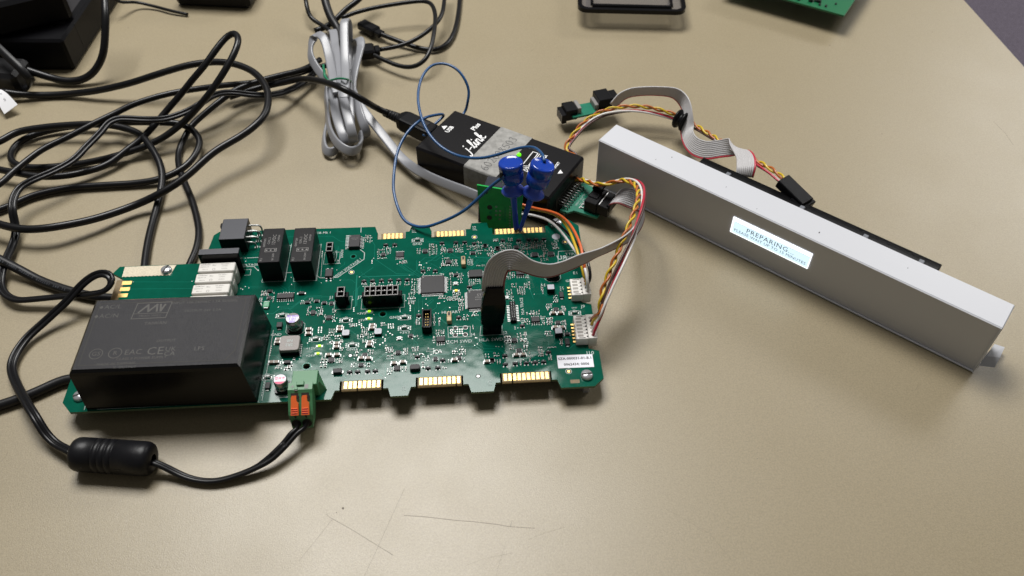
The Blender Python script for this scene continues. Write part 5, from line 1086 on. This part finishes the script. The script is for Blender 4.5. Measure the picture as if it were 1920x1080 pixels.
for matl, pts, k in (('wire_orange', [(102.5,132.8,16.0),(107.5,130.0,16.0),(113.8,124.9,18.0),(119.9,118.1,22.0),(125.5,109.5,26.0),(129.6,99.3,29.0),(132.1,88.7,31.0),(133.9,76.7,32.0),(134.4,65.4,31.0),(135.4,59.6,25.0)], 3), ('wire_yellow', [(102.5,132.0,14.0),(109.2,129.6,14.0),(115.5,124.4,17.0),(122.1,116.6,21.0),(126.4,107.7,24.0),(129.7,95.9,26.0),(131.3,82.7,28.0),(132.6,72.0,28.0),(133.9,63.0,26.0),(134.8,58.6,23.0)], 2),
                     ('wire_white', [(102.2,127.1,12.0),(107.3,126.8,12.0),(112.2,123.9,13.0),(118.1,118.4,15.0),(123.3,109.6,17.0),(127.2,97.6,20.0),(130.4,83.7,24.0),(133.5,70.7,27.0),(135.2,59.8,28.0),(136.0,54.2,24.0)], 0), ('wire_black', [(102.4,130.2,11.0),(110.1,127.7,11.0),(117.7,121.0,14.0),(124.5,111.5,17.0),(129.5,98.3,21.0),(133.4,83.7,26.0),(136.5,70.8,29.0),(137.4,60.8,29.0),(137.8,56.5,25.0)], 1)):
    mb = MB(); mb.tube(smooth(pts + [(hx_ + .4, ys[k], H + 9), (hx_, ys[k], H + 4.5)], 1.5), .88, 10); part('wire', mb, matl, wt)

# ------------------------------------------------------------------ twisted harness from J10 to the display bar
hz = thing('wire_harness', 'long twisted harness of yellow, orange, red, white and brown wires through a black grommet', 'wires', (156.7,79.7,0.0))
ys = J10[1]; hx_ = J10[0]
pth = [(138.0,23.5,26.0),(140.8,28.9,33.0),(144.6,36.7,38.0),(149.6,45.4,43.0),(155.0,54.8,47.0),(160.1,64.1,50.0),(164.7,74.5,51.0),(169.0,85.5,51.0),(172.7,98.4,48.0),(174.7,113.4,42.0),(173.4,126.0,36.0),(169.2,134.2,31.0),(162.9,136.1,28.0),(155.9,137.9,25.0),(149.7,146.3,20.0),(145.6,155.6,15.0)] + [(137, 165, 9), (146, 186, 9)] + [(140.0,194.0,10.0),(145.9,204.2,13.0),(153.9,213.3,16.0),(164.4,219.9,19.0),(175.3,222.1,21.0),(187.5,222.6,22.0),(200.2,221.9,21.0),(212.6,218.9,19.0),(224.1,213.3,17.0),(231.0,204.2,17.0),(237.4,189.5,20.0),(243.6,172.1,25.0),(249.9,155.2,30.0),(256.8,140.0,34.0),(262.0,129.4,36.0),(266.8,118.2,37.0)]
base = smooth(pth, 1.3)
t = [(base[min(i + 1, len(base) - 1)] - base[max(i - 1, 0)]).normalized() for i in range(len(base))]
u = t[0].cross(Vector((0, 0, 1))).normalized(); U = []
for i in range(len(base)):
    u = (u - t[i] * u.dot(t[i])).normalized(); U.append(u.copy())
wr_ = random.Random(5)
for j, (matl, off, ph, pitch) in enumerate((('wire_yellow', .95, 0, 17), ('wire_rust', .95, math.pi, 17), ('wire_red', 1.05, .5, 150), ('wire_white', 1.05, -1.6, 130), ('wire_brown', 1.05, 2.6, 170))):
    pts = []; s_ = 0
    for i, p in enumerate(base):
        if i: s_ += (base[i] - base[i - 1]).length
        a_ = ph + 2 * math.pi * s_ / pitch; v_ = t[i].cross(U[i])
        o_ = off * (1 + .55 * math.sin(s_ / 37 + j * 2) * (j > 1)); f_ = i / len(base); c0 = U[i] * ((-1.5 - 2.2 * max(0, 1 - abs(f_ - .12) / .22)) if j < 2 else .9) * min(1, i / 12)
        pts.append(p + (U[i] * math.cos(a_) + v_ * math.sin(a_)) * o_ + c0)
    y = ys[[3, 2, 0, 1, 4][j]]
    if j < 2: y = ys[[3, 4][j]]
    st_ = smooth([(hx_, y, H + 4.5), (hx_ + .6, y, H + 8.5)] + [tuple(pts[3])], 1.2)
    mb = MB(); mb.tube(st_[:-1] + pts[3:], .76, 8); part('wire', mb, matl, hz)
c, d = Vector((223.6,212.7,17.0)), (Vector((231.0,204.2,17.0)) - Vector((215.8,220.2,17.0))).normalized()
X = Matrix.Translation(c) @ d.to_track_quat('Z', 'Y').to_matrix().to_4x4()
mb = MB(); mb.lathe([(3, -4.2), (6.6, -4.2), (7.0, -3.4), (6.6, -2.4), (4.8, -1.8), (4.8, .8), (6.8, 1.4), (7.2, 2.4), (6.6, 3.4), (3, 3.4), (3, -4.2)], X, 28); part('grommet', mb, 'black_plastic', hz)
# second ribbon, joined to the bar, with the loose pair of sockets on its end
r2 = thing('ribbon_cable', 'short grey ribbon with a red edge, passing through the black grommet behind the white bar', 'cable', (234.5,252.6,0.0))
a = [(176.8,230.8,18.0),(180.8,234.0,22.0),(187.8,236.5,25.0),(197.6,235.6,27.0),(209.0,233.5,28.0),(219.0,230.9,28.0),(224.3,224.2,27.0),(226.1,216.0,25.0),(226.1,209.6,21.0),(225.4,204.0,16.0),(225.1,195.7,14.0),(227.3,185.3,15.0),(233.2,177.0,18.0),(240.3,172.0,23.0),(245.6,165.7,29.0),(248.1,156.9,34.0),(248.7,145.6,36.0),(246.6,136.3,35.0),(245.6,133.2,31.0)]
wv = [(0, .0, 1), (0, -.2, .95), (0, -.4, .9), (0, -.45, .9), (0, -.45, .9), (0, -.4, .9), (.1, -.2, .95), (.2, .1, .95), (.3, .1, .95), (.5, .2, .8), (.3, .5, .8), (.1, .7, .7), (0, .7, .7), (-.1, .9, .4), (-.5, .85, 0), (-.85, .5, 0), (-.97, -.1, 0), (-.97, -.15, 0), (-.97, -.15, 0)]
p_, w_ = smooth_w(a, wv, 1.6); mb = MB(); mb.sweep(p_, w_, rp_, rm); part('ribbon', mb, ['ribbon_grey', 'wire_red'], r2)
ss = thing('socket_adapter', 'tiny green adapter with two black sockets lying behind the white bar', 'connector', (160.3,250.3,0.0))
Sa, Sb = Vector((144.2,235.1,6.0)), Vector((179.8,244.1,6.0)); d = (Sb - Sa).normalized(); SX = frame(Sa, d, Vector((0, 0, 1)).cross(d)); L = (Sb - Sa).length
mb = MB(); mb.box((L * .40, -1.5, 5.6), (L * .72, 13.5, 1.5), X=SX); part('substrate', mb, 'teal_pcb', ss)
mb = MB(); mb.box((1.5, 0, 6.2), (8.6, 11.5, 8.6), .3, X=SX); mb.box((-4.2, 0, 3.8), (3.6, 11.5, 7.2), .2, X=SX); part('socket', mb, 'black_plastic', ss)
mb = MB(); mb.box((L * .75, 1, 10.2), (10.5, 13.4, 8.6), .3, X=SX); mb.box((L * .93, 1, 9.4), (9.6, 12, 6.6), .3, X=SX); part('socket', mb, 'black_plastic', ss)
mb = MB()
for x in (7.6, L * .57): mb.box((x, 0, 8.6), (2.8, 10.5, 4.6), .3, X=SX)
for k in range(4): mb.box((-6.05, -4.2 + 2.8 * k, 3.9), (.2, 1.5, 6), X=SX)
part('latch', mb, 'grey_print', ss)

# ------------------------------------------------------------------ white display bar
dbar = thing('display_bar', 'long white plastic bar with a small lit screen reading PREPARING', 'display', (251.9,80.9,0.0))
BX = frame((156.47,166.92,0.0), (0.7428,-0.6695,-0.0), (-0.0181,-0.0201,0.9996))
mb = MB(); mb.box((128.25, 19.6, -10.6), (256.5, 38.6, 20.6), .55, X=BX)
hs = part('housing', mb, 'white_plastic', dbar)
mb = MB(); mb.box((128.25, .95, .35), (256.3, 1.1, 1.1), .25, X=BX); mb.box((255.9, 19.6, .2), (.9, 37.2, .7), .2, X=BX); mb.box((128.25, 38.5, .1), (256.0, .8, .6), .2, X=BX); part('lip', mb, 'white_plastic', dbar)
mb = MB(); mb.add([Vector(q) for q in [(351.9,-0.3,0.0),(360.3,-2.1,0.0),(357.0,3.5,3.2),(364.0,2.1,3.2),(363.8,10.3,5.2),(368.5,7.7,5.2)]] + [Vector((q[0], q[1], 0)) for q in [(363.8,10.3,5.2),(368.5,7.7,5.2)]], [(0, 1, 3, 2), (2, 3, 5, 4), (4, 5, 7, 6), (1, 7, 5, 3), (0, 2, 4, 6), (0, 6, 7, 1)]); part('foot', mb, 'white_plastic', dbar)
mb = MB(); mb.hull8([(6, -.4, -21), (16, -.4, -21), (14, -.4, -38), (4, -.4, -38)], [(6, 9, -21), (16, 9, -21), (14, 8, -37), (4, 8, -37)], X=BX); part('foot', mb, 'white_plastic', dbar)
q = [(101.1,28.7),(152.8,29.2),(151.9,16.2),(100.3,16.2)]; xa, xb, ya, yb = (q[0][0] + q[3][0]) / 2, (q[1][0] + q[2][0]) / 2, (q[2][1] + q[3][1]) / 2, (q[0][1] + q[1][1]) / 2
mb = MB(); mb.box(((xa + xb) / 2, (ya + yb) / 2, .02), (xb - xa, yb - ya, .16), 0, m=0, X=BX); mb.box(((xa + xb) / 2 + .3, (ya + yb) / 2 - 1.3, .06), (xb - xa - 1.6, yb - ya - 3.6, .16), 0, m=1, X=BX)
sc = part('screen', mb, ['screen_white', 'screen_blue'], dbar)
mb = MB(); c1 = [126.45,23.75]; c2 = [126.30000000000001,18.450000000000003]
mb.text('PREPARING...', 4.9, BX @ T(c1[0], (ya + yb) / 2 + .5, .2), 0, 0, 0, 1.12); mb.text('PLEASE WAIT UP TO 15 MINUTES', 3.05, BX @ T((xa + xb) / 2 + .2, ya + 3.2, .2), 0, 0, 0, 1.06)
mb.box(((xa + xb) / 2 + .3, (ya + yb) / 2 + (yb - ya) / 2 - 3.0, .2), (xb - xa - 1.6, .22, .02), X=BX)
part('screen_text', mb, 'screen_ink', sc, stuff=True)
mb = MB(); mb.box((138, 20, -26), (154, 30, 10), .6, X=BX); mb.box((138, 33.5, -28.6), (154, 3, 4.6), .4, X=BX); bkp = part('rear_cover', mb, 'black_plastic', dbar)
mb = MB()
for s_ in (82, 132, 172, 205): mb.box((s_, 35.6, -24.6), (3.0, 1.6, 3.2), .3, X=BX)
part('clip_tab', mb, 'stripe_grey', bkp, stuff=True)
mb = MB(); p0, p1 = Vector((263.8,119.0,39.0)), Vector((275.4,101.7,34.0)); d = (p1 - p0).normalized(); X = frame((p0 + p1) / 2, d, Vector((0, 0, 1)).cross(d)); mb.box((0, 0, 0), ((p1 - p0).length, 10, 6), .5, X=X); mb.box(((p1 - p0).length / 2 - 3, 0, -1.5), (10, 13, 5), .5, X=X); part('harness_connector', mb, 'black_plastic', dbar)
mb = MB(); c = (108.5,55.9); 
for px_, py_, r_ in ((150, -8, .35), (40, -6, .2), (47, -14, .25), (88, -10, .2), (112, -4, .18), (201, -12, .22)): mb.prism([(px_ + r_ * math.cos(k), py_ * 1. + 2.2 * r_ * math.sin(k)) for k in range(6)], 0, .05, X=BX @ Matrix(((1, 0, 0, 0), (0, 0, 1, 38.92), (0, 1, 0, 0), (0, 0, 0, 1))))
part('scuff', mb, 'ink', dbar, stuff=True)

# ------------------------------------------------------------------ grey flat cable tied in a bundle
fb_ = thing('flat_cable_bundle', 'grey flat cable folded into a bundle and bound with a green twist tie', 'cable', (-21.5,296.1,0.0))
FL = [(p[0], p[1]) for p in rounded(6.6, 2.1, 1.0, 3)]
def strand(pts, wv, name='strand'):
    if not isinstance(wv, list): wv = [wv] * len(pts)
    p_, w_ = smooth_w(pts, wv, 1.6); mb = MB(); mb.sweep(p_, w_, FL); part(name, mb, 'flat_grey', fb_)
strand([(-21.7,250.4,24.0),(-24.9,263.3,26.0),(-27.3,276.3,27.0),(-30.3,291.8,29.0),(-33.2,304.3,32.0),(-36.5,311.9,34.0),(-40.7,316.4,33.0),(-44.2,315.1,30.0),(-46.2,310.1,26.0),(-46.0,302.3,23.0),(-43.0,295.5,20.0),(-38.4,287.1,18.0),(-33.7,279.2,17.0),(-29.7,268.1,17.0),(-27.3,255.4,16.0)], [(1, .25, 0)] * 5 + [(.95, .3, .2)] + [(.8, .3, .5)] * 2 + [(.5, .3, .8)] * 3 + [(.5, .3, .8)] * 2 + [(.7, .3, .5)] * 2)
strand([(-19.8,255.7,25.0),(-20.9,266.6,26.0),(-24.9,291.9,24.0),(-28.1,313.2,24.0),(-30.3,329.7,25.0),(-32.0,336.6,24.0),(-35.0,345.1,16.0),(-34.8,336.4,10.0),(-30.9,311.9,9.0),(-27.3,289.3,10.0)], (1, .15, 0))
strand([(-15.8,237.5,28.0),(-15.1,248.1,30.0),(-15.4,258.8,31.0),(-16.7,277.3,33.0),(-17.6,293.6,38.0),(-18.0,306.5,43.0),(-18.0,313.3,45.0),(-17.2,317.6,44.0),(-16.8,320.9,38.0),(-18.1,321.2,26.0),(-19.4,313.8,16.0),(-19.3,297.0,12.0)], (1, 0, .1))
strand([(-12.2,258.6,18.0),(-12.5,268.0,20.0),(-11.6,277.6,22.0),(-9.6,289.4,25.0),(-7.7,299.7,28.0),(-7.1,307.0,30.0),(-8.5,312.4,30.0),(-12.5,320.1,25.0),(-15.4,322.2,18.0),(-16.2,310.6,13.0),(-15.6,291.2,12.0)], [(.9, .2, .4)] * 3 + [(.85, .2, .5)] * 2 + [(.9, .3, .2)] * 6)
strand([(-16.5,274.8,24.0),(-14.4,258.9,25.0),(-13.3,246.5,24.0),(-11.9,232.5,22.0),(-11.2,221.6,18.0),(-11.8,215.5,13.0),(-13.9,215.9,8.0),(-17.0,223.2,5.0),(-19.9,239.4,4.0),(-22.0,255.4,6.0),(-22.9,267.3,10.0)], (1, .1, .1))
strand([(-20.3,266.9,27.0),(-17.7,251.2,28.0),(-15.8,237.5,28.0),(-12.4,222.3,27.0),(-9.6,210.3,24.0),(-8.4,205.9,19.0),(-8.8,207.0,14.0),(-10.8,212.5,9.0),(-13.6,224.9,6.0),(-15.9,241.4,6.0)], (1, .05, .1))
strand([(-26.1,267.0,20.0),(-25.3,253.0,20.0),(-22.7,235.9,20.0),(-19.1,220.7,19.0),(-15.6,210.2,16.0),(-13.3,207.5,12.0),(-13.2,211.1,8.0),(-15.6,221.2,4.0),(-19.8,237.7,4.0)], [(1, .1, .1)] * 5 + [(1, .2, .2)] * 4)
strand([(-32.4,273.3,16.0),(-32.6,265.6,14.0),(-31.0,251.0,12.0),(-29.3,237.4,12.0),(-26.3,222.5,12.0),(-21.6,210.4,12.0),(-16.0,202.3,12.0),(-10.7,199.4,11.0),(-6.8,202.3,10.0),(-4.5,208.0,9.0),(-4.4,214.5,8.0),(-5.9,223.4,8.0)], [(.3, .4, .85)] * 4 + [(.2, .5, .85)] * 6 + [(.3, .5, .8)] * 2)
strand([(-13.1,265.7,18.0),(-9.5,251.5,18.0),(-6.2,237.4,17.0),(-3.4,228.2,14.0),(-1.6,224.0,11.0),(-1.2,223.1,8.0),(-2.8,222.6,5.0),(-5.6,227.0,4.0)], [(.8, .2, .5)] * 8)
strand([(-30.8,237.7,7.0),(-31.8,227.6,6.0),(-31.5,217.0,5.5),(-29.3,208.9,5.0),(-26.0,206.3,5.0),(-23.1,208.5,5.0),(-20.8,213.8,5.0)], (.3, .5, .8))
tail = [(-15.6,276.1,18.0),(-10.7,255.2,18.0),(-3.1,239.2,16.0),(5.7,225.0,13.0),(15.0,209.9,10.0),(23.4,195.9,8.0),(32.8,183.1,8.0),(43.9,171.7,9.0),(56.5,160.3,11.0),(67.0,151.4,13.0),(76.5,143.9,14.0)]
strand(tail, [(.8, .5, .2)] * 3 + [(.8, .6, .1)] * 3 + [(.5, .7, .5)] + [(.2, .5, .85)] * 4, 'tail')
mb = MB(); mb.tube(smooth([(-34.4,283.0,12.0),(-30.1,269.6,22.0),(-25.2,260.3,29.0),(-20.1,257.2,32.0),(-14.3,251.8,35.0),(-12.6,261.1,27.0),(-12.8,273.1,16.0),(-15.1,283.2,8.0)], 1.2), .75, 8); mb.tube(smooth([(-34.3,284.7,26.0),(-33.4,278.2,26.0),(-32.3,272.7,26.0),(-31.1,268.8,25.0),(-28.7,263.9,26.0)], 1.2), .9, 8); mb.tube(smooth([(-35.1,284.1,24.0),(-32.4,276.3,26.0),(-32.6,270.9,26.0),(-30.2,266.3,26.0),(-27.9,263.2,26.0)], 1.2), .75, 8)
part('twist_tie', mb, 'tie_green', fb_)

# ------------------------------------------------------------------ blurred cables beyond the bundle
def plug_cable(label, pts, r, pa, pb, sw, sh, group=None):
    t_ = thing('usb_cable', label, 'cable', pts[len(pts) // 2], group); mb = MB(); mb.tube(smooth(pts, 2.5), r, 10); part('cord', mb, 'cable_black', t_)
    pa, pb = Vector(pa), Vector(pb); d = (pb - pa).normalized(); X = frame(pa, d, Vector((0, 0, 1)).cross(d)); L = (pb - pa).length
    mb = MB(); mb.box((L * .62, 0, 0), (L * .76, sw, sh), sh * .2, X=X); mb.box((L * .12, 0, 0), (L * .26, sw * .7, sh * .6), sh * .12, X=X); part('plug', mb, 'black_plastic', t_)
plug_cable('black cable whose slim plug lies free on the table, beyond the grey bundle', [(2.1,360.2,6.0),(16.8,350.4,5.0),(34.2,341.3,3.0),(47.2,338.2,3.0),(56.4,344.8,3.0),(62.7,360.8,3.0),(66.7,385.3,3.0),(69.2,416.5,3.0),(70.3,444.9,3.0)], 2.0, (3.9,358.5,6.0), (-14.4,378.0,5.0), 10, 7)
plug_cable('black cable whose plug end is tucked behind the right loop of the grey bundle', [(3.5,332.7,8.0),(17.5,336.6,8.0),(30.4,341.3,10.0),(43.5,351.7,13.0),(52.4,366.0,15.0),(55.7,384.7,16.0),(56.9,420.9,16.0)], 1.8, (3.5,331.9,8.0), (-13.4,329.8,8.0), 14, 8)
cable('thin black cable in a rounded square loop beyond the grey bundle', [(-28.6,369.1,16.0),(-17.7,373.4,18.0),(-0.3,379.2,19.0),(23.9,383.8,20.0),(39.5,383.6,21.0),(45.8,376.2,22.0),(48.9,359.0,22.0),(47.9,334.7,21.0),(45.2,316.3,18.0),(40.4,306.4,14.0),(31.4,303.5,10.0),(20.4,308.0,8.0),(5.3,319.4,8.0),(-9.3,333.5,8.0),(-19.2,341.2,8.0)], 1.75)
cable('black cord dropping straight from the top edge behind the bundle', [(-63.2,415.8,20.0),(-59.2,391.6,16.0),(-56.3,383.0,10.0),(-47.9,374.9,8.0),(-35.7,359.9,8.0),(-28.3,348.9,8.0)], 1.8)
cable('thick black cord dropping beside the cord behind the bundle', [(-45.7,403.4,26.0),(-41.4,383.3,20.0),(-37.0,371.4,14.0),(-31.7,362.9,10.0),(-28.0,344.9,8.0)], 3.4, 'cable_matte')
cable('thick black lead crossing the cords at the top of the bundle', [(-3.7,411.3,22.0),(-15.9,394.2,18.0),(-26.6,386.2,14.0),(-34.6,378.2,10.0),(-42.8,373.8,6.0),(-52.6,371.0,4.0)], 2.4)

cable('thin black cord at the top edge, between the power brick and the dark case', [(-225.2,410.0,20.0),(-219.9,413.7,12.0),(-210.9,424.0,6.0),(-195.3,421.3,3.0),(-179.9,413.2,3.0),(-164.7,407.8,2.0)], 1.3)
# ------------------------------------------------------------------ power bricks, tag and plug at the top left
br = thing('power_brick', 'black power brick with chamfered edges at the top left of the table', 'power supply', (-280.5,357.0,0.0))
hB_ = 27.5
tA, tB, tC = Vector((-238.1,329.2,27.5)), Vector((-234.0,388.9,27.5)), Vector((-281.8,321.2,27.5))
e1 = (tB - tA).normalized(); e2 = (tC - tA).normalized(); e2 = (e2 - e1 * e2.dot(e1)).normalized()
X = frame((tA.x, tA.y, 0), e1, e2 if (e1.cross(e2)).z > 0 else -e2); sgn = 1 if (e1.cross(e2)).z > 0 else -1
mb = MB(); mb.box((75, sgn * 33, 13.6), (150, 66, 27.2), 2.0, X=X); part('case', mb, 'brick_black', br)
mb = MB(); mb.box((26, sgn * -.02, 13.6), (.4, .3, 26), X=X); part('seam', mb, 'dark_slot', br)
mb = MB(); mb.box((62, sgn * 30, 27.25), (76, 46, .3), 0, X=X); part('rating_label', mb, 'chip_plastic', br)
b2 = thing('power_adapter', 'second black adapter with a ribbed strain relief, on the power brick', 'power supply', (-285.7,383.4,28.0))
p0 = Vector((-265.0,358.7,41.0))
mb = MB(); mb.box((p0.x - 12, p0.y + 8, 41), (66, 52, 26), 3.0, rz=.45); part('case', mb, 'brick_black', b2)
pa, pb = Vector((-277.9,339.6,36.0)), Vector((-283.8,367.5,44.0)); X = Matrix.Translation(pa) @ (pb - pa).to_track_quat('Z', 'Y').to_matrix().to_4x4(); L = (pb - pa).length
pf = []
for k in range(9): pf += [(4.6, L * k / 9), (4.6, L * (k + .6) / 9), (3.9, L * (k + .65) / 9), (3.9, L * (k + .95) / 9)]
mb = MB(); mb.lathe(pf, X, 16); part('strain_relief', mb, 'cable_matte', b2)
pg = thing('mains_plug', 'black plug with a strap loop at the left edge, beneath the hooked cable', 'plug', (-287.5,326.8,0.0))
c = Vector((-281.4,312.7,9.0)); mb = MB(); mb.box((c.x - 8, c.y, 9), (46, 26, 18), 3, rz=-.15); part('body', mb, 'cable_matte', pg)
mb = MB(); p_, w_ = smooth_w([(-284.1,318.9,34.0),(-276.6,311.4,32.0),(-266.5,301.9,28.0),(-259.2,295.6,24.0),(-255.8,293.3,18.0),(-256.8,294.6,12.0),(-262.2,298.9,6.0),(-269.1,301.6,3.0),(-277.3,299.9,3.0)], [(.6, .6, .5)] * 9, 2.); mb.sweep(p_, w_, [(-3, -.7), (3, -.7), (3, .7), (-3, .7)]); part('strap', mb, 'cable_matte', pg)
lt = thing('cable_tag', 'white folded paper tag with small print at the left edge', 'tag', (-273.0,280.9,4.0))
t0, t1, t2, t3 = [Vector(q) for q in [(-288.7,298.8,9.0),(-278.1,292.0,8.0),(-264.3,278.3,5.0),(-272.6,270.3,2.0)]]
mb = MB(); rows = 8; pts = []
tl, trr, brr, bll = Vector((-288.6,293.2,10.0)), Vector((-278.1,291.1,10.0)), Vector((-262.5,275.4,7.0)), Vector((-271.0,268.1,4.0))
for i in range(rows + 1):
    f_ = i / rows; bend = math.sin(f_ * math.pi) * 2.2
    pts += [tl.lerp(bll, f_) + Vector((0, 0, bend)), trr.lerp(brr, f_) + Vector((0, 0, bend))]
mb.add(pts + [p - Vector((0, 0, .15)) for p in pts], [(2 * i, 2 * i + 1, 2 * i + 3, 2 * i + 2) for i in range(rows)] + [(2 * rows + 2 + 2 * i, 2 * rows + 2 + 2 * i + 2, 2 * rows + 2 + 2 * i + 3, 2 * rows + 2 + 2 * i + 1) for i in range(rows)], 0, True)
part('paper', mb, 'tag_white', lt)
mb = MB(); n_ = (trr - tl).cross(bll - tl).normalized(); n_ = n_ if n_.z > 0 else -n_
XX = frame(tl + n_ * 2.5, (brr - trr), (trr - tl) if ((brr - trr).cross(trr - tl)).dot(n_) > 0 else (tl - trr)); 
part('print', (lambda q: q.text('CN-0YH8TS', 1.8, frame((tl + bll) / 2 + (brr + trr - tl - bll) * .30 + n_ * 2.0, bll - tl, (brr - bll)), 0) or q)(mb), 'ink', lt, stuff=True)

# ------------------------------------------------------------------ things along the top edge
fr = thing('clear_tray', 'black rimmed clear plastic tray raised on short legs at the top edge', 'tray', (219.9,403.8,0.0))
a0, a1 = Vector((167.4,371.3,13.0)), Vector((257.6,361.6,13.0)); d = (a1 - a0).normalized(); X = frame((a0.x, a0.y, 0), d, Vector((0, 0, 1)).cross(d)); L = (a1 - a0).length
o_ = [(p[0] + L / 2, p[1] + 42) for p in rounded(L, 84, 9, 6)]; i_ = [(p[0] + L / 2, p[1] + 42) for p in rounded(L - 7, 77, 6, 6)]
mb = MB(); n = len(o_)
for z0, z1 in ((13, 16.5),):
    mb.add([(*p, z0) for p in o_] + [(*p, z1) for p in o_] + [(*p, z0) for p in i_] + [(*p, z1) for p in i_], [(k, (k + 1) % n, n + (k + 1) % n, n + k) for k in range(n)] + [(2 * n + k, 2 * n + (k + 1) % n, 3 * n + (k + 1) % n, 3 * n + k) for k in range(n)] + [(n + k, n + (k + 1) % n, 3 * n + (k + 1) % n, 3 * n + k) for k in range(n)] + [(k, (k + 1) % n, 2 * n + (k + 1) % n, 2 * n + k) for k in range(n)], X=X)
part('rim', mb, 'gloss_black', fr)
mb = MB(); mb.box((L / 2, 42, 14.2), (L - 7.2, 76.6, 1.2), .3, X=X); part('clear_base', mb, 'smoke_clear', fr)
mb = MB(); mb.box((L / 2, 8, 15.6), (L - 24, 3.4, 2.4), .5, X=X); mb.box((12, 42, 15.8), (2.4, 66, 2.6), .5, X=X); mb.box((L - 12, 42, 15.8), (2.4, 66, 2.6), .5, X=X); part('inner_wall', mb, 'gloss_black', fr)
for x in (10, L - 10):
    for y in (32, 72):
        mb = MB(); mb.cyl((x, y, 0.02), 2.2, 13, 12, X=X); part('leg', mb, 'gloss_black', fr)
gb = thing('circuit_board', 'corner of a second green board propped up at the top right', 'circuit board', (412.5,401.6,0.0))
g0, g1, g2 = Vector((385.8,346.9,17.0)), Vector((345.6,375.4,17.0)), Vector((410.3,373.3,17.0))
ea = (g1 - g0).normalized(); eb = (g2 - g0).normalized(); eb = (eb - ea * eb.dot(ea)).normalized(); zz = ea.cross(eb)
X = frame((g0.x, g0.y, 15.4), ea, eb) if zz.z > 0 else frame((g0.x, g0.y, 15.4), eb, ea); sw = zz.z <= 0
La, Lb = 108, 84
mb = MB(); mb.box((La / 2 if not sw else Lb / 2, Lb / 2 if not sw else La / 2, .8), ((La, Lb, 1.6) if not sw else (Lb, La, 1.6)), 0, X=X); part('substrate', mb, 'dark_pcb', gb)
rg = random.Random(2)
def gxy(a_, b_): return (a_, b_) if not sw else (b_, a_)
for k in range(34):
    a_, b_ = rg.uniform(8, 70), rg.uniform(5, 30); s_ = rg.uniform(1.2, 4.5); mb = MB(); q = gxy(a_, b_)
    mb.box((q[0], q[1], 1.6 + s_ * .3), (s_, s_ * .7, s_ * .6), .2, m=rg.choice((0, 0, 1, 2)), X=X); part('chip_component', mb, ['chip_plastic', 'tin', 'silkscreen'], gb)
for a_, b_ in ((12, 74), (96, 74), (96, 44), (46, 40)):
    mb = MB(); q = gxy(a_, b_); mb.cyl((q[0], q[1], -15.35), 3, 15.3, 10, X=X); part('standoff', mb, 'steel', gb)
db = single('dark_case', (lambda m_: m_.box((-143.3, 427.3 + 6, 14), (66, 26, 28), 3, rz=-.15))(MB()), 'black_plastic', 'dark plastic case barely entering the frame above the black cables', 'case')
